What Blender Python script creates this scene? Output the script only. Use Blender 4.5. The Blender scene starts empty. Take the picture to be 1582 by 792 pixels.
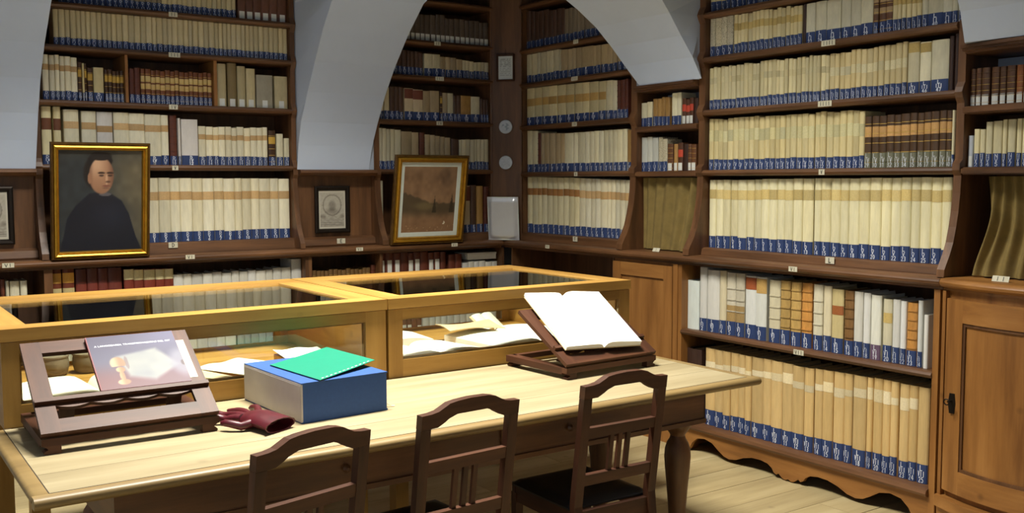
import bpy, math, random
from mathutils import Vector, Matrix
rnd = random.Random(7)
scene = bpy.context.scene
COL = scene.collection
PI = math.pi

# ------------------------------------------------------------------ camera
cam_data = bpy.data.cameras.new('camera')
cam_data.sensor_fit = 'HORIZONTAL'
cam_data.sensor_width = 36.0
cam_data.lens = 36.0 * 1533.0 / 1582.0
cam_data.clip_start = 0.05
cam = bpy.data.objects.new('camera', cam_data)
COL.objects.link(cam)
_th, _pi, _ro = math.radians(55.446), math.radians(4.445), math.radians(-0.18)
_fw = Vector((math.cos(_th) * math.cos(_pi), math.sin(_th) * math.cos(_pi), -math.sin(_pi)))
_rt = Vector((math.sin(_th), -math.cos(_th), 0.0))
_up = _rt.cross(_fw)
_r2 = _rt * math.cos(_ro) + _up * math.sin(_ro)
_u2 = _up * math.cos(_ro) - _rt * math.sin(_ro)
_m = Matrix((_r2, _u2, -_fw)).transposed().to_4x4()
_m.translation = Vector((0, 0, 1.6))
cam.matrix_world = _m
scene.camera = cam

# ------------------------------------------------------------------ world, lights, exposure
world = bpy.data.worlds.new('world')
scene.world = world
world.use_nodes = True
world.node_tree.nodes['Background'].inputs[0].default_value = (0.55, 0.62, 0.72, 1)
world.node_tree.nodes['Background'].inputs[1].default_value = 0.02


def area(name, loc, target, sx, sy, power, color):
    d = bpy.data.lights.new(name, 'AREA')
    d.shape = 'RECTANGLE'
    d.size, d.size_y = sx, sy
    d.energy = power
    d.color = color
    o = bpy.data.objects.new(name, d)
    COL.objects.link(o)
    o.location = loc
    o.rotation_euler = (Vector(target) - Vector(loc)).to_track_quat('-Z', 'Y').to_euler()
    return o


# shaded lamp hung over the table and the cases; its shade keeps the light off the vault
lamp = area('hanging_lamp', (1.65, 3.45, 4.0), (1.65, 3.45, 0.0), 1.2, 0.5, 172, (1.0, 0.955, 0.84))
lamp.data.spread = math.radians(114)
# cool daylight from the window in the side wall
area('window_daylight', (-1.45, 0.2, 2.1), (2.6, 4.0, 1.4), 1.2, 1.8, 18, (0.74, 0.85, 1.0))
# added upward fill: cool light bounced off the ceiling to lift the vault
area('vault_fill_light', (1.65, 3.45, 4.1), (1.65, 3.45, 5.0), 1.2, 0.5, 42, (0.86, 0.92, 1.0))

vs = scene.view_settings
vs.view_transform = 'Standard'
vs.look = 'None'
vs.exposure = 0.0
vs.gamma = 1.0
vs.use_curve_mapping = False


# ------------------------------------------------------------------ materials
def lin(c):
    c = c / 255.0
    return c / 12.92 if c <= 0.04045 else ((c + 0.055) / 1.055) ** 2.4


def rgb(r, g, b, a=1.0):
    return (lin(r), lin(g), lin(b), a)


def _mat(name):
    m = bpy.data.materials.new(name)
    m.use_nodes = True
    nt = m.node_tree
    return m, nt, nt.nodes['Principled BSDF']


def setp(b, **k):
    for key, v in k.items():
        b.inputs[key.replace('_', ' ')].default_value = v


def ramp(nt, stops):
    r = nt.nodes.new('ShaderNodeValToRGB')
    el = r.color_ramp.elements
    while len(el) < len(stops):
        el.new(0.5)
    for e, (p, c) in zip(el, stops):
        e.position = p
        e.color = c
    return r


def noise(nt, vec, scale, detail=4.0, rough=0.55):
    n = nt.nodes.new('ShaderNodeTexNoise')
    n.inputs['Scale'].default_value = scale
    n.inputs['Detail'].default_value = detail
    n.inputs['Roughness'].default_value = rough
    if vec is not None:
        nt.links.new(vec, n.inputs['Vector'])
    return n


def coords(nt, scale=(1, 1, 1), kind='Object'):
    t = nt.nodes.new('ShaderNodeTexCoord')
    mp = nt.nodes.new('ShaderNodeMapping')
    mp.inputs['Scale'].default_value = scale
    nt.links.new(t.outputs[kind], mp.inputs['Vector'])
    return mp.outputs['Vector']


def bump(nt, b, fac, strength=0.2, dist=0.002):
    bp = nt.nodes.new('ShaderNodeBump')
    bp.inputs['Strength'].default_value = strength
    bp.inputs['Distance'].default_value = dist
    nt.links.new(fac, bp.inputs['Height'])
    nt.links.new(bp.outputs['Normal'], b.inputs['Normal'])


def wood(name, dark, mid, light, axis='X', rough=0.5, scale=1.0, knots=0.0, vary=0.0):
    """stretched noise grain along one axis, with object-to-object variation"""
    m, nt, b = _mat(name)
    st = {'X': (0.9, 9, 9), 'Y': (9, 0.9, 9), 'Z': (9, 9, 0.9)}[axis]
    v = coords(nt, tuple(s * scale for s in st))
    info = nt.nodes.new('ShaderNodeObjectInfo')
    off = nt.nodes.new('ShaderNodeVectorMath')
    off.operation = 'ADD'
    sc = nt.nodes.new('ShaderNodeVectorMath')
    sc.operation = 'SCALE'
    cmb = nt.nodes.new('ShaderNodeCombineXYZ')
    for i in range(3):
        nt.links.new(info.outputs['Random'], cmb.inputs[i])
    nt.links.new(cmb.outputs[0], sc.inputs[0])
    sc.inputs['Scale'].default_value = 37.0
    nt.links.new(v, off.inputs[0])
    nt.links.new(sc.outputs[0], off.inputs[1])
    n1 = noise(nt, off.outputs[0], 1.6, 6, 0.62)
    r = ramp(nt, [(0.28, dark), (0.5, mid), (0.74, light)])
    nt.links.new(n1.outputs['Fac'], r.inputs['Fac'])
    col = r.outputs['Color']
    if knots > 0:
        kv = coords(nt, (2.2, 2.2, 2.2))
        vo = nt.nodes.new('ShaderNodeTexVoronoi')
        vo.inputs['Scale'].default_value = 1.7
        nt.links.new(kv, vo.inputs['Vector'])
        kr = ramp(nt, [(0.03, (1, 1, 1, 1)), (0.085, (0, 0, 0, 1))])
        nt.links.new(vo.outputs['Distance'], kr.inputs['Fac'])
        kf = nt.nodes.new('ShaderNodeMath')
        kf.operation = 'MULTIPLY'
        kf.inputs[1].default_value = knots
        nt.links.new(kr.outputs['Color'], kf.inputs[0])
        mx = nt.nodes.new('ShaderNodeMixRGB')
        nt.links.new(kf.outputs[0], mx.inputs['Fac'])
        nt.links.new(col, mx.inputs[1])
        mx.inputs[2].default_value = tuple(c * 0.45 for c in dark[:3]) + (1,)
        col = mx.outputs[0]
    if vary > 0:
        hs = nt.nodes.new('ShaderNodeHueSaturation')
        mr = nt.nodes.new('ShaderNodeMapRange')
        mr.inputs['To Min'].default_value = 1 - vary
        mr.inputs['To Max'].default_value = 1 + vary
        nt.links.new(info.outputs['Random'], mr.inputs['Value'])
        nt.links.new(mr.outputs[0], hs.inputs['Value'])
        nt.links.new(col, hs.inputs['Color'])
        col = hs.outputs['Color']
    nt.links.new(col, b.inputs['Base Color'])
    setp(b, Roughness=rough)
    bump(nt, b, n1.outputs['Fac'], 0.12, 0.001)
    return m


def plain(name, c, rough=0.6, metal=0.0, mottle=0.08, scale=30.0, coat=0.0):
    m, nt, b = _mat(name)
    v = coords(nt)
    n1 = noise(nt, v, scale, 5, 0.6)
    lo = tuple(x * (1 - mottle) for x in c[:3]) + (1,)
    hi = tuple(min(1, x * (1 + mottle)) for x in c[:3]) + (1,)
    r = ramp(nt, [(0.3, lo), (0.7, hi)])
    nt.links.new(n1.outputs['Fac'], r.inputs['Fac'])
    nt.links.new(r.outputs['Color'], b.inputs['Base Color'])
    setp(b, Roughness=rough, Metallic=metal)
    if coat:
        b.inputs['Coat Weight'].default_value = coat
        b.inputs['Coat Roughness'].default_value = 0.15
    bump(nt, b, n1.outputs['Fac'], 0.08, 0.001)
    return m


def by_object(name, rough=0.6, mottle=0.12, scale=6.0, speck=0.0, grain=0.0):
    """colour comes from each object's own colour; the nodes add mottling"""
    m, nt, b = _mat(name)
    info = nt.nodes.new('ShaderNodeObjectInfo')
    v = coords(nt, (1, 1, 1), 'Generated')
    cmb = nt.nodes.new('ShaderNodeVectorMath')
    cmb.operation = 'ADD'
    nt.links.new(v, cmb.inputs[0])
    nt.links.new(info.outputs['Location'], cmb.inputs[1])
    n1 = noise(nt, cmb.outputs[0], scale, 6, 0.65)
    hs = nt.nodes.new('ShaderNodeHueSaturation')
    mr = nt.nodes.new('ShaderNodeMapRange')
    mr.inputs['From Min'].default_value = 0.25
    mr.inputs['From Max'].default_value = 0.75
    mr.inputs['To Min'].default_value = 1 - mottle
    mr.inputs['To Max'].default_value = 1 + mottle
    nt.links.new(n1.outputs['Fac'], mr.inputs['Value'])
    nt.links.new(mr.outputs[0], hs.inputs['Value'])
    nt.links.new(info.outputs['Color'], hs.inputs['Color'])
    col = hs.outputs['Color']
    if speck > 0:
        n2 = noise(nt, cmb.outputs[0], 38, 2, 0.5)
        sr = ramp(nt, [(0.54, (0, 0, 0, 1)), (0.60, (1, 1, 1, 1))])
        nt.links.new(n2.outputs['Fac'], sr.inputs['Fac'])
        mx = nt.nodes.new('ShaderNodeMixRGB')
        fm = nt.nodes.new('ShaderNodeMath')
        fm.operation = 'MULTIPLY'
        fm.inputs[1].default_value = speck
        nt.links.new(sr.outputs['Color'], fm.inputs[0])
        nt.links.new(fm.outputs[0], mx.inputs['Fac'])
        nt.links.new(col, mx.inputs[1])
        mx.inputs[2].default_value = rgb(70, 58, 40)
        col = mx.outputs[0]
    nt.links.new(col, b.inputs['Base Color'])
    setp(b, Roughness=rough)
    bump(nt, b, n1.outputs['Fac'], 0.15, 0.001)
    return m


def painted(name, rough=0.5, coat=0.0):
    m, nt, b = _mat(name)
    a = nt.nodes.new('ShaderNodeVertexColor')
    a.layer_name = 'Col'
    nt.links.new(a.outputs['Color'], b.inputs['Base Color'])
    setp(b, Roughness=rough)
    if coat:
        b.inputs['Coat Weight'].default_value = coat
        b.inputs['Coat Roughness'].default_value = 0.12
    return m


def glass_mat(name, tint=(0.97, 0.99, 0.97, 1)):
    m = bpy.data.materials.new(name)
    m.use_nodes = True
    nt = m.node_tree
    nt.nodes.clear()
    out = nt.nodes.new('ShaderNodeOutputMaterial')
    mix = nt.nodes.new('ShaderNodeMixShader')
    tr = nt.nodes.new('ShaderNodeBsdfTransparent')
    tr.inputs[0].default_value = tint
    gl = nt.nodes.new('ShaderNodeBsdfGlossy')
    gl.inputs['Roughness'].default_value = 0.02
    fr = nt.nodes.new('ShaderNodeFresnel')
    fr.inputs['IOR'].default_value = 1.5
    nt.links.new(fr.outputs[0], mix.inputs[0])
    nt.links.new(tr.outputs[0], mix.inputs[1])
    nt.links.new(gl.outputs[0], mix.inputs[2])
    nt.links.new(mix.outputs[0], out.inputs['Surface'])
    return m


M = {}
for ax in 'XYZ':
    M['case' + ax] = wood('walnut_stained_wood_' + ax, rgb(66, 42, 24), rgb(98, 65, 39), rgb(126, 86, 53), ax, 0.45)
    M['pine' + ax] = wood('warm_pine_' + ax, rgb(116, 74, 34), rgb(148, 100, 50), rgb(172, 122, 66), ax, 0.42, 0.8, 0.55)
    M['shc' + ax] = wood('golden_larch_' + ax, rgb(142, 102, 40), rgb(166, 124, 56), rgb(186, 145, 73), ax, 0.45, 0.8, 0.35)
    M['dark' + ax] = wood('dark_oak_' + ax, rgb(46, 25, 15), rgb(70, 40, 25), rgb(92, 57, 37), ax, 0.5)
    M['dark' + ax].node_tree.nodes['Principled BSDF'].inputs['Specular IOR Level'].default_value = 0.3
M['topX'] = wood('scrubbed_table_wood', rgb(130, 117, 86), rgb(152, 138, 106), rgb(170, 157, 125), 'X', 0.5, 0.7, 0.25, 0.05)
M['edge'] = wood('table_edge_wood', rgb(116, 94, 56), rgb(138, 114, 71), rgb(156, 132, 88), 'X', 0.45, 0.8)
M['floor'] = wood('pale_floor_board', rgb(150, 132, 94), rgb(178, 160, 118), rgb(198, 182, 140), 'X', 0.55, 0.5, 0.3, 0.10)
M['under'] = plain('dark_subfloor', rgb(60, 48, 34), 0.9)
M['plaster'] = plain('white_plaster', rgb(192, 202, 218), 0.9, 0, 0.03, 3.0)
M['joint'] = plain('dark_joint', rgb(50, 36, 20), 0.8)
M['vellum'] = by_object('vellum', 0.55, 0.13, 3.0)
M['speck'] = by_object('speckled_vellum', 0.6, 0.10, 3.0, 0.8)
M['leather'] = by_object('leather', 0.45, 0.25, 5.0)
M['papercov'] = by_object('paper_cover', 0.75, 0.08, 4.0)
M['band'] = by_object('title_band', 0.6, 0.15, 8.0)
M['pages'] = plain('page_edges', rgb(196, 184, 150), 0.9, 0, 0.12, 60)
M['blue'] = plain('blue_label_paper', rgb(40, 60, 106), 0.65, 0, 0.12, 25)
M['pinkblue'] = plain('faded_mauve_label_paper', rgb(104, 82, 104), 0.65, 0, 0.15, 25)
M['green'] = plain('grey_green_label_paper', rgb(112, 112, 92), 0.7, 0, 0.12, 25)
M['whitelab'] = plain('white_label_paper', rgb(222, 222, 214), 0.8, 0, 0.04, 25)
M['ink'] = plain('white_ink', rgb(226, 230, 238), 0.7, 0, 0.02)
M['black'] = plain('black_ink', rgb(24, 22, 20), 0.7, 0, 0.02)
M['tag'] = plain('ivory_tag_paper', rgb(206, 200, 176), 0.8, 0, 0.06, 25)
M['gilt'] = plain('gilt_tooling', rgb(206, 170, 92), 0.4, 0.55, 0.15, 60)
M['gold'] = plain('gilded_frame', rgb(188, 142, 46), 0.32, 0.75, 0.18, 22)
M['golddark'] = plain('worn_gilding', rgb(96, 68, 26), 0.45, 0.5, 0.3, 30)
M['mount'] = plain('pale_mount_board', rgb(206, 214, 204), 0.8, 0, 0.03)
M['paint'] = painted('painted_canvas', 0.45)
M['print'] = painted('printed_paper', 0.8)
M['gloss'] = painted('glossy_cover_print', 0.45, 0.06)
M['gloss'].node_tree.nodes['Principled BSDF'].inputs['Specular IOR Level'].default_value = 0.3
M['glass'] = glass_mat('case_glass')
M['silver'] = plain('silver_foil', rgb(206, 208, 212), 0.3, 0.35, 0.05, 8)
M['disc'] = plain('pale_disc', rgb(200, 206, 212), 0.5, 0, 0.12, 30)
M['paper'] = plain('white_paper', rgb(236, 236, 228), 0.8, 0, 0.02, 12)
M['oldpaper'] = plain('aged_paper', rgb(198, 178, 138), 0.85, 0, 0.10, 14)
M['cream'] = plain('cream_paper', rgb(222, 220, 196), 0.85, 0, 0.05, 14)
M['curtain'] = plain('olive_cloth', rgb(132, 112, 62), 0.95, 0, 0.16, 14)
M['seat'] = plain('black_leather_seat', rgb(16, 15, 16), 0.45, 0, 0.2, 20)
M['bluebox'] = plain('blue_cloth_board', rgb(40, 80, 144), 0.6, 0, 0.08, 70)
M['spine'] = plain('pale_grey_spine_paper', rgb(196, 190, 184), 0.8, 0, 0.05, 10)
M['teal'] = plain('teal_card', rgb(8, 124, 98), 0.5, 0, 0.03, 30)
M['navy'] = plain('navy_card', rgb(34, 48, 84), 0.5, 0, 0.05, 30)
M['glove'] = plain('maroon_leather', rgb(76, 17, 27), 0.42, 0, 0.25, 26)
M['iron'] = plain('dark_iron', rgb(36, 28, 22), 0.45, 0.6, 0.2, 30)
M['pot'] = plain('grey_brown_stoneware', rgb(112, 100, 78), 0.7, 0, 0.15, 20)
M['maroon'] = plain('maroon_cloth', rgb(110, 40, 44), 0.6, 0, 0.1, 30)


# ------------------------------------------------------------------ mesh helpers
class MB:
    """collects faces of one part"""

    def __init__(self):
        self.v, self.f, self.mi = [], [], []

    def add(self, vs, fs, mi=0):
        n = len(self.v)
        self.v += [tuple(p) for p in vs]
        self.f += [tuple(i + n for i in f) for f in fs]
        self.mi += [mi] * len(fs)
        return self

    def box(self, x0, x1, y0, y1, z0, z1, mi=0):
        x0, x1 = min(x0, x1), max(x0, x1)
        y0, y1 = min(y0, y1), max(y0, y1)
        z0, z1 = min(z0, z1), max(z0, z1)
        vs = [(x0, y0, z0), (x1, y0, z0), (x1, y1, z0), (x0, y1, z0), (x0, y0, z1), (x1, y0, z1), (x1, y1, z1), (x0, y1, z1)]
        return self.add(vs, [(0, 3, 2, 1), (4, 5, 6, 7), (0, 1, 5, 4), (1, 2, 6, 5), (2, 3, 7, 6), (3, 0, 4, 7)], mi)

    def prism(self, poly, axis, a0, a1, mi=0):
        """poly: 2D points; axis 'X': (y,z), 'Y': (x,z), 'Z': (x,y)"""
        n = len(poly)

        def P(p, a):
            return {'X': (a, p[0], p[1]), 'Y': (p[0], a, p[1]), 'Z': (p[0], p[1], a)}[axis]
        vs = [P(p, a0) for p in poly] + [P(p, a1) for p in poly]
        fs = [tuple(range(n)), tuple(range(2 * n - 1, n - 1, -1))]
        fs += [(i, i + n, (i + 1) % n + n, (i + 1) % n) for i in range(n)]
        return self.add(vs, fs, mi)

    def lathe(self, prof, seg=20, cx=0, cy=0, mi=0):
        vs, fs = [], []
        for r, z in prof:
            for k in range(seg):
                a = 2 * PI * k / seg
                vs.append((cx + r * math.cos(a), cy + r * math.sin(a), z))
        for i in range(len(prof) - 1):
            for k in range(seg):
                k2 = (k + 1) % seg
                fs.append((i * seg + k, i * seg + k2, (i + 1) * seg + k2, (i + 1) * seg + k))
        fs.append(tuple(range(seg - 1, -1, -1)))
        fs.append(tuple((len(prof) - 1) * seg + k for k in range(seg)))
        return self.add(vs, fs, mi)

    def tube(self, pts, r, seg=8, mi=0):
        pts = [Vector(p) for p in pts]
        rings = []
        for i, p in enumerate(pts):
            d = (pts[min(i + 1, len(pts) - 1)] - pts[max(i - 1, 0)]).normalized()
            a = d.orthogonal().normalized() if i == 0 else (rings[-1][1] - d * rings[-1][1].dot(d)).normalized()
            b = d.cross(a)
            rr = r[i] if isinstance(r, (list, tuple)) else r
            rings.append(([p + a * rr * math.cos(2 * PI * k / seg) + b * rr * math.sin(2 * PI * k / seg) for k in range(seg)], a))
        vs = [q for ring, _ in rings for q in ring]
        fs = []
        for i in range(len(pts) - 1):
            for k in range(seg):
                k2 = (k + 1) % seg
                fs.append((i * seg + k, i * seg + k2, (i + 1) * seg + k2, (i + 1) * seg + k))
        fs.append(tuple(range(seg - 1, -1, -1)))
        fs.append(tuple((len(pts) - 1) * seg + k for k in range(seg)))
        return self.add(vs, fs, mi)

    def grid(self, fn, nu, nv, mi=0, thick=None):
        """fn(i/nu, j/nv) -> point; thick: offset vector function for a back side"""
        vs = [fn(i / nu, j / nv) for j in range(nv + 1) for i in range(nu + 1)]
        w = nu + 1
        fs = [(j * w + i, j * w + i + 1, (j + 1) * w + i + 1, (j + 1) * w + i) for j in range(nv) for i in range(nu)]
        if thick is not None:
            n = len(vs)
            vs2 = [tuple(a + b for a, b in zip(p, thick)) for p in vs]
            fs2 = [tuple(reversed([k + n for k in f])) for f in fs]
            rim = [i for i in range(w)] + [j * w + nu for j in range(1, nv + 1)] + [nv * w + i for i in range(nu - 1, -1, -1)] + [j * w for j in range(nv - 1, 0, -1)]
            fr = [(rim[k], rim[k] + n, rim[(k + 1) % len(rim)] + n, rim[(k + 1) % len(rim)]) for k in range(len(rim))]
            return self.add(vs + vs2, fs + fs2 + fr, mi)
        return self.add(vs, fs, mi)

    def mesh(self, name, mats, smooth=False):
        me = bpy.data.meshes.new(name)
        me.from_pydata(self.v, [], self.f)
        for m in (mats if isinstance(mats, (list, tuple)) else [mats]):
            me.materials.append(m)
        if any(self.mi):
            me.polygons.foreach_set('material_index', self.mi)
        if smooth:
            me.polygons.foreach_set('use_smooth', [True] * len(me.polygons))
        me.update()
        return me

    def build(self, name, mats, parent=None, smooth=False, recalc=True):
        me = self.mesh(name, mats, smooth)
        if recalc:
            import bmesh
            bm = bmesh.new()
            bm.from_mesh(me)
            bmesh.ops.recalc_face_normals(bm, faces=bm.faces)
            bm.to_mesh(me)
            bm.free()
        if smooth:
            try:
                me.set_sharp_from_angle(angle=math.radians(40))
            except Exception:
                pass
        o = bpy.data.objects.new(name, me)
        COL.objects.link(o)
        if parent is not None:
            o.parent = parent
        return o


def tag(o, label=None, cat=None, group=None, kind=None):
    if label: o['label'] = label
    if cat: o['category'] = cat
    if group: o['group'] = group
    if kind: o['kind'] = kind
    return o


def thing(name, label, cat, loc=(0, 0, 0), rotz=0.0, group=None, kind=None):
    o = bpy.data.objects.new(name, None)
    o.empty_display_size = 0.05
    COL.objects.link(o)
    o.location = loc
    o.rotation_euler = (0, 0, rotz)
    return tag(o, label, cat, group, kind)


def at(parent, o):
    """the part's mesh is in room coordinates: keep it there under its thing"""
    o.location = -Vector(parent.location)
    return o


def part(mb, name, mat, parent, smooth=False):
    return at(parent, mb.build(name, mat, parent, smooth))


def copy_tree(o, parent=None):
    c = o.copy()
    COL.objects.link(c)
    if parent is not None:
        c.parent = parent
    for ch in list(o.children):
        copy_tree(ch, c)
    return c


# wall frames: u along the wall, d into the wall from the shelf fronts
YL, XR = 6.17, 4.22


def wb(mb, pl, u0, u1, d0, d1, z0, z1, mi=0):
    if pl == 'L':
        return mb.box(u0, u1, YL + d0, YL + d1, z0, z1, mi)
    return mb.box(XR + d0, XR + d1, u0, u1, z0, z1, mi)


def wprof(mb, pl, poly, u0, u1, mi=0):
    """profile given as (d, z), run along the wall"""
    if pl == 'L':
        return mb.prism([(YL + d, z) for d, z in poly], 'X', u0, u1, mi)
    return mb.prism([(XR + d, z) for d, z in poly], 'Y', u0, u1, mi)


def wpt(pl, u, d, z):
    return (u, YL + d, z) if pl == 'L' else (XR + d, u, z)


def AX(pl):
    return 'X' if pl == 'L' else 'Y'


# a small stroke alphabet for the handwritten labels
_arc = lambda cx, cy, rx, ry, a0, a1, n=6: [(cx + rx * math.cos(math.radians(a0 + (a1 - a0) * k / n)), cy + ry * math.sin(math.radians(a0 + (a1 - a0) * k / n))) for k in range(n + 1)]
GLYPH = {
    'L': [[(.15, 1), (.15, 0), (.85, .05)]], 'V': [[(.05, 1), (.5, 0), (.95, 1)]], 'I': [[(.5, 0), (.5, 1)]],
    'X': [[(.05, 1), (.95, 0)], [(.05, 0), (.95, 1)]], 'N': [[(.1, 0), (.1, 1), (.9, 0), (.9, 1)]],
    'D': [[(.15, 0), (.15, 1)], [(.15, 1)] + _arc(.15, .5, .75, .5, 90, -90) + [(.15, 0)]],
    'E': [[(.85, 1), (.15, 1), (.15, 0), (.85, 0)], [(.15, .5), (.7, .5)]], 'F': [[(.85, 1), (.15, 1), (.15, 0)], [(.15, .5), (.7, .5)]],
    '0': [_arc(.5, .5, .4, .5, 0, 360, 8)], '1': [[(.3, .8), (.55, 1), (.55, 0)]],
    '2': [_arc(.5, .72, .38, .28, 170, -30, 5) + [(.1, 0), (.9, .02)]],
    '3': [_arc(.45, .75, .38, .25, 140, -90, 5) + _arc(.45, .25, .4, .25, 90, -140, 5)],
    '4': [[(.7, 0), (.7, 1), (.08, .3), (.95, .3)]],
    '5': [[(.85, 1), (.25, 1), (.2, .6)] + _arc(.45, .32, .42, .32, 110, -140, 6)],
    '6': [[(.75, 1), (.2, .45)] + _arc(.5, .28, .36, .28, 150, -210, 8)],
    '7': [[(.1, 1), (.9, 1), (.4, 0)]],
    '8': [_arc(.5, .75, .3, .25, 0, 360, 7), _arc(.5, .25, .38, .25, 0, 360, 7)],
    '9': [_arc(.5, .7, .36, .3, 20, 380, 8) + [(.45, 0)]],
}


def strokes(mb, txt, cx, cz, w, h, th, put, mi=1):
    """letters of a word centred on (cx, cz); put(x, z) -> 3D point"""
    n = len(txt)
    cw = w / max(n, 1)
    gw = cw * 0.74
    for i, ch in enumerate(txt):
        x0 = cx - w / 2 + i * cw + (cw - gw) / 2
        for line in GLYPH.get(ch, []):
            for (ax, az), (bx, bz) in zip(line, line[1:]):
                p = Vector((x0 + ax * gw, cz - h / 2 + az * h))
                q = Vector((x0 + bx * gw, cz - h / 2 + bz * h))
                d = q - p
                if d.length < 1e-6:
                    continue
                nn = Vector((-d.y, d.x)).normalized() * th / 2
                e = d.normalized() * th * 0.3
                vs = [p - nn - e, q - nn + e, q + nn + e, p + nn - e]
                mb.add([put(v.x, v.y) for v in vs], [(0, 1, 2, 3)], mi)


def shelf_tag(pl, u, d, z, w, h, txt, parent, tilt=0.0):
    """ivory paper tag with black numerals, on a board's front edge"""
    mb = MB()
    sgn = 1 if pl == 'L' else -1
    def P(x, zz, off):
        y = (zz - h / 2) * math.sin(tilt) - off
        return wpt(pl, u + sgn * x, d + y, z + zz * math.cos(tilt))
    mb.add([P(-w / 2, 0, 0), P(w / 2, 0, 0), P(w / 2, h, 0), P(-w / 2, h, 0), P(-w / 2, 0, .0015), P(w / 2, 0, .0015), P(w / 2, h, .0015), P(-w / 2, h, .0015)],
           [(0, 1, 2, 3), (4, 5, 6, 7), (0, 1, 5, 4), (1, 2, 6, 5), (2, 3, 7, 6), (3, 0, 4, 7)])
    strokes(mb, txt, 0, h / 2, w * min(.8, .28 * len(txt) + .12), h * .66, h * .11, lambda x, zz: P(x, zz, .0022))
    return at(parent, mb.build('shelf_tag', [M['tag'], M['black']], parent, recalc=False))


def picture(name, w, h, nx, ny, fn, mat, parent, y=0.0):
    """flat painted or printed sheet in the local XZ plane, z from 0 to h, facing -Y"""
    vs = [((i / nx - .5) * w, y, j / ny * h) for j in range(ny + 1) for i in range(nx + 1)]
    s = nx + 1
    fs = [(j * s + i, j * s + i + 1, (j + 1) * s + i + 1, (j + 1) * s + i) for j in range(ny) for i in range(nx)]
    me = bpy.data.meshes.new(name)
    me.from_pydata(vs, [], fs)
    me.materials.append(mat)
    ca = me.color_attributes.new('Col', 'FLOAT_COLOR', 'POINT')
    buf = []
    for j in range(ny + 1):
        for i in range(nx + 1):
            r, g, b = fn(i / nx, j / ny)
            buf += [lin(max(0, min(255, r))), lin(max(0, min(255, g))), lin(max(0, min(255, b))), 1.0]
    ca.data.foreach_set('color', buf)
    o = bpy.data.objects.new(name, me)
    COL.objects.link(o)
    o.parent = parent
    return o


def mixc(a, b, t):
    t = max(0.0, min(1.0, t))
    return tuple(x + (y - x) * t for x, y in zip(a, b))


def ss(e0, e1, x):
    t = max(0.0, min(1.0, (x - e0) / (e1 - e0)))
    return t * t * (3 - 2 * t)


def ell(u, v, cu, cv, ru, rv, soft=0.15):
    d = math.hypot((u - cu) / ru, (v - cv) / rv)
    return 1 - ss(1 - soft, 1 + soft, d)


_ng = [[rnd.random() for _ in range(64)] for _ in range(64)]


def vn(u, v):
    i, j = int(math.floor(u)), int(math.floor(v))
    fu, fv = u - i, v - j
    fu, fv = fu * fu * (3 - 2 * fu), fv * fv * (3 - 2 * fv)
    g = lambda a, b: _ng[a % 64][b % 64]
    return (g(i, j) * (1 - fu) + g(i + 1, j) * fu) * (1 - fv) + (g(i, j + 1) * (1 - fu) + g(i + 1, j + 1) * fu) * fv


def frame_molding(w, h, prof, mb=None, mi=0):
    """mitred picture frame: prof = [(inset, depth toward -y)] from outside to inside; base z=0"""
    mb = mb or MB()
    n = len(prof)
    vs = []
    for ins, dep in prof:
        vs += [(-w / 2 + ins, -dep, ins), (w / 2 - ins, -dep, ins), (w / 2 - ins, -dep, h - ins), (-w / 2 + ins, -dep, h - ins)]
    fs = []
    for k in range(n - 1):
        for c in range(4):
            c2 = (c + 1) % 4
            fs.append((k * 4 + c, k * 4 + c2, (k + 1) * 4 + c2, (k + 1) * 4 + c))
    return mb.add(vs, fs, mi)


# ------------------------------------------------------------------ room shell
X0, X1, Y0, Y1, ZC = -1.6, 4.56, -1.5, 6.52, 5.0


def struct(mb, name, mat, label, smooth=False):
    o = mb.build(name, mat, None, smooth)
    return tag(o, label, None, None, 'structure')


fl = struct(MB().box(X0, X1, Y0, Y1, -0.06, -0.014), 'floor', M['under'], 'pale wooden board floor')
yy, k = Y0, 0
while yy < Y1 - 0.02:
    w = 0.205 + 0.03 * rnd.random()
    y2 = min(yy + w, Y1)
    xx = X0 - rnd.random() * 1.2
    while xx < X1:
        x2 = xx + 1.7 + rnd.random() * 1.0
        a, b = max(xx, X0), min(x2, X1)
        if b - a > 0.05:
            dz = rnd.random() * 0.0012
            MB().box(a + .0012, b - .0012, yy + .0015, y2 - .0015, -0.014, -dz).build('floor_plank', M['floor'], fl)
        xx = x2
    yy = y2
struct(MB().box(X0, X1, Y1, Y1 + .12, 0, ZC), 'wall_left', M['plaster'], 'white plaster wall behind the portrait bookcase')
struct(MB().box(X1, X1 + .12, Y0, Y1, 0, ZC), 'wall_right', M['plaster'], 'white plaster wall behind the wide bookcase')
struct(MB().box(X0, X1, Y0 - .12, Y0, 0, ZC), 'wall_back', M['plaster'], 'white plaster wall behind the viewer')
struct(MB().box(X0 - .12, X0, Y0, Y1, 0, ZC), 'wall_front', M['plaster'], 'white plaster wall beside the viewer')
struct(MB().box(X0, X1, Y0, Y1, ZC, ZC + .1), 'ceiling', M['plaster'], 'white plaster vault crown above the room')


def loft(rings, name, label, closed=True):
    mb = MB()
    n = len(rings[0])
    vs = [p for r in rings for p in r]
    fs = []
    for i in range(len(rings) - 1):
        for k in range(n if closed else n - 1):
            k2 = (k + 1) % n
            fs.append((i * n + k, i * n + k2, (i + 1) * n + k2, (i + 1) * n + k))
    if closed:
        fs.append(tuple(range(n)))
        fs.append(tuple((len(rings) - 1) * n + k for k in range(n)))
    mb.add(vs, fs)
    return struct(mb, name, M['plaster'], label)


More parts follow.
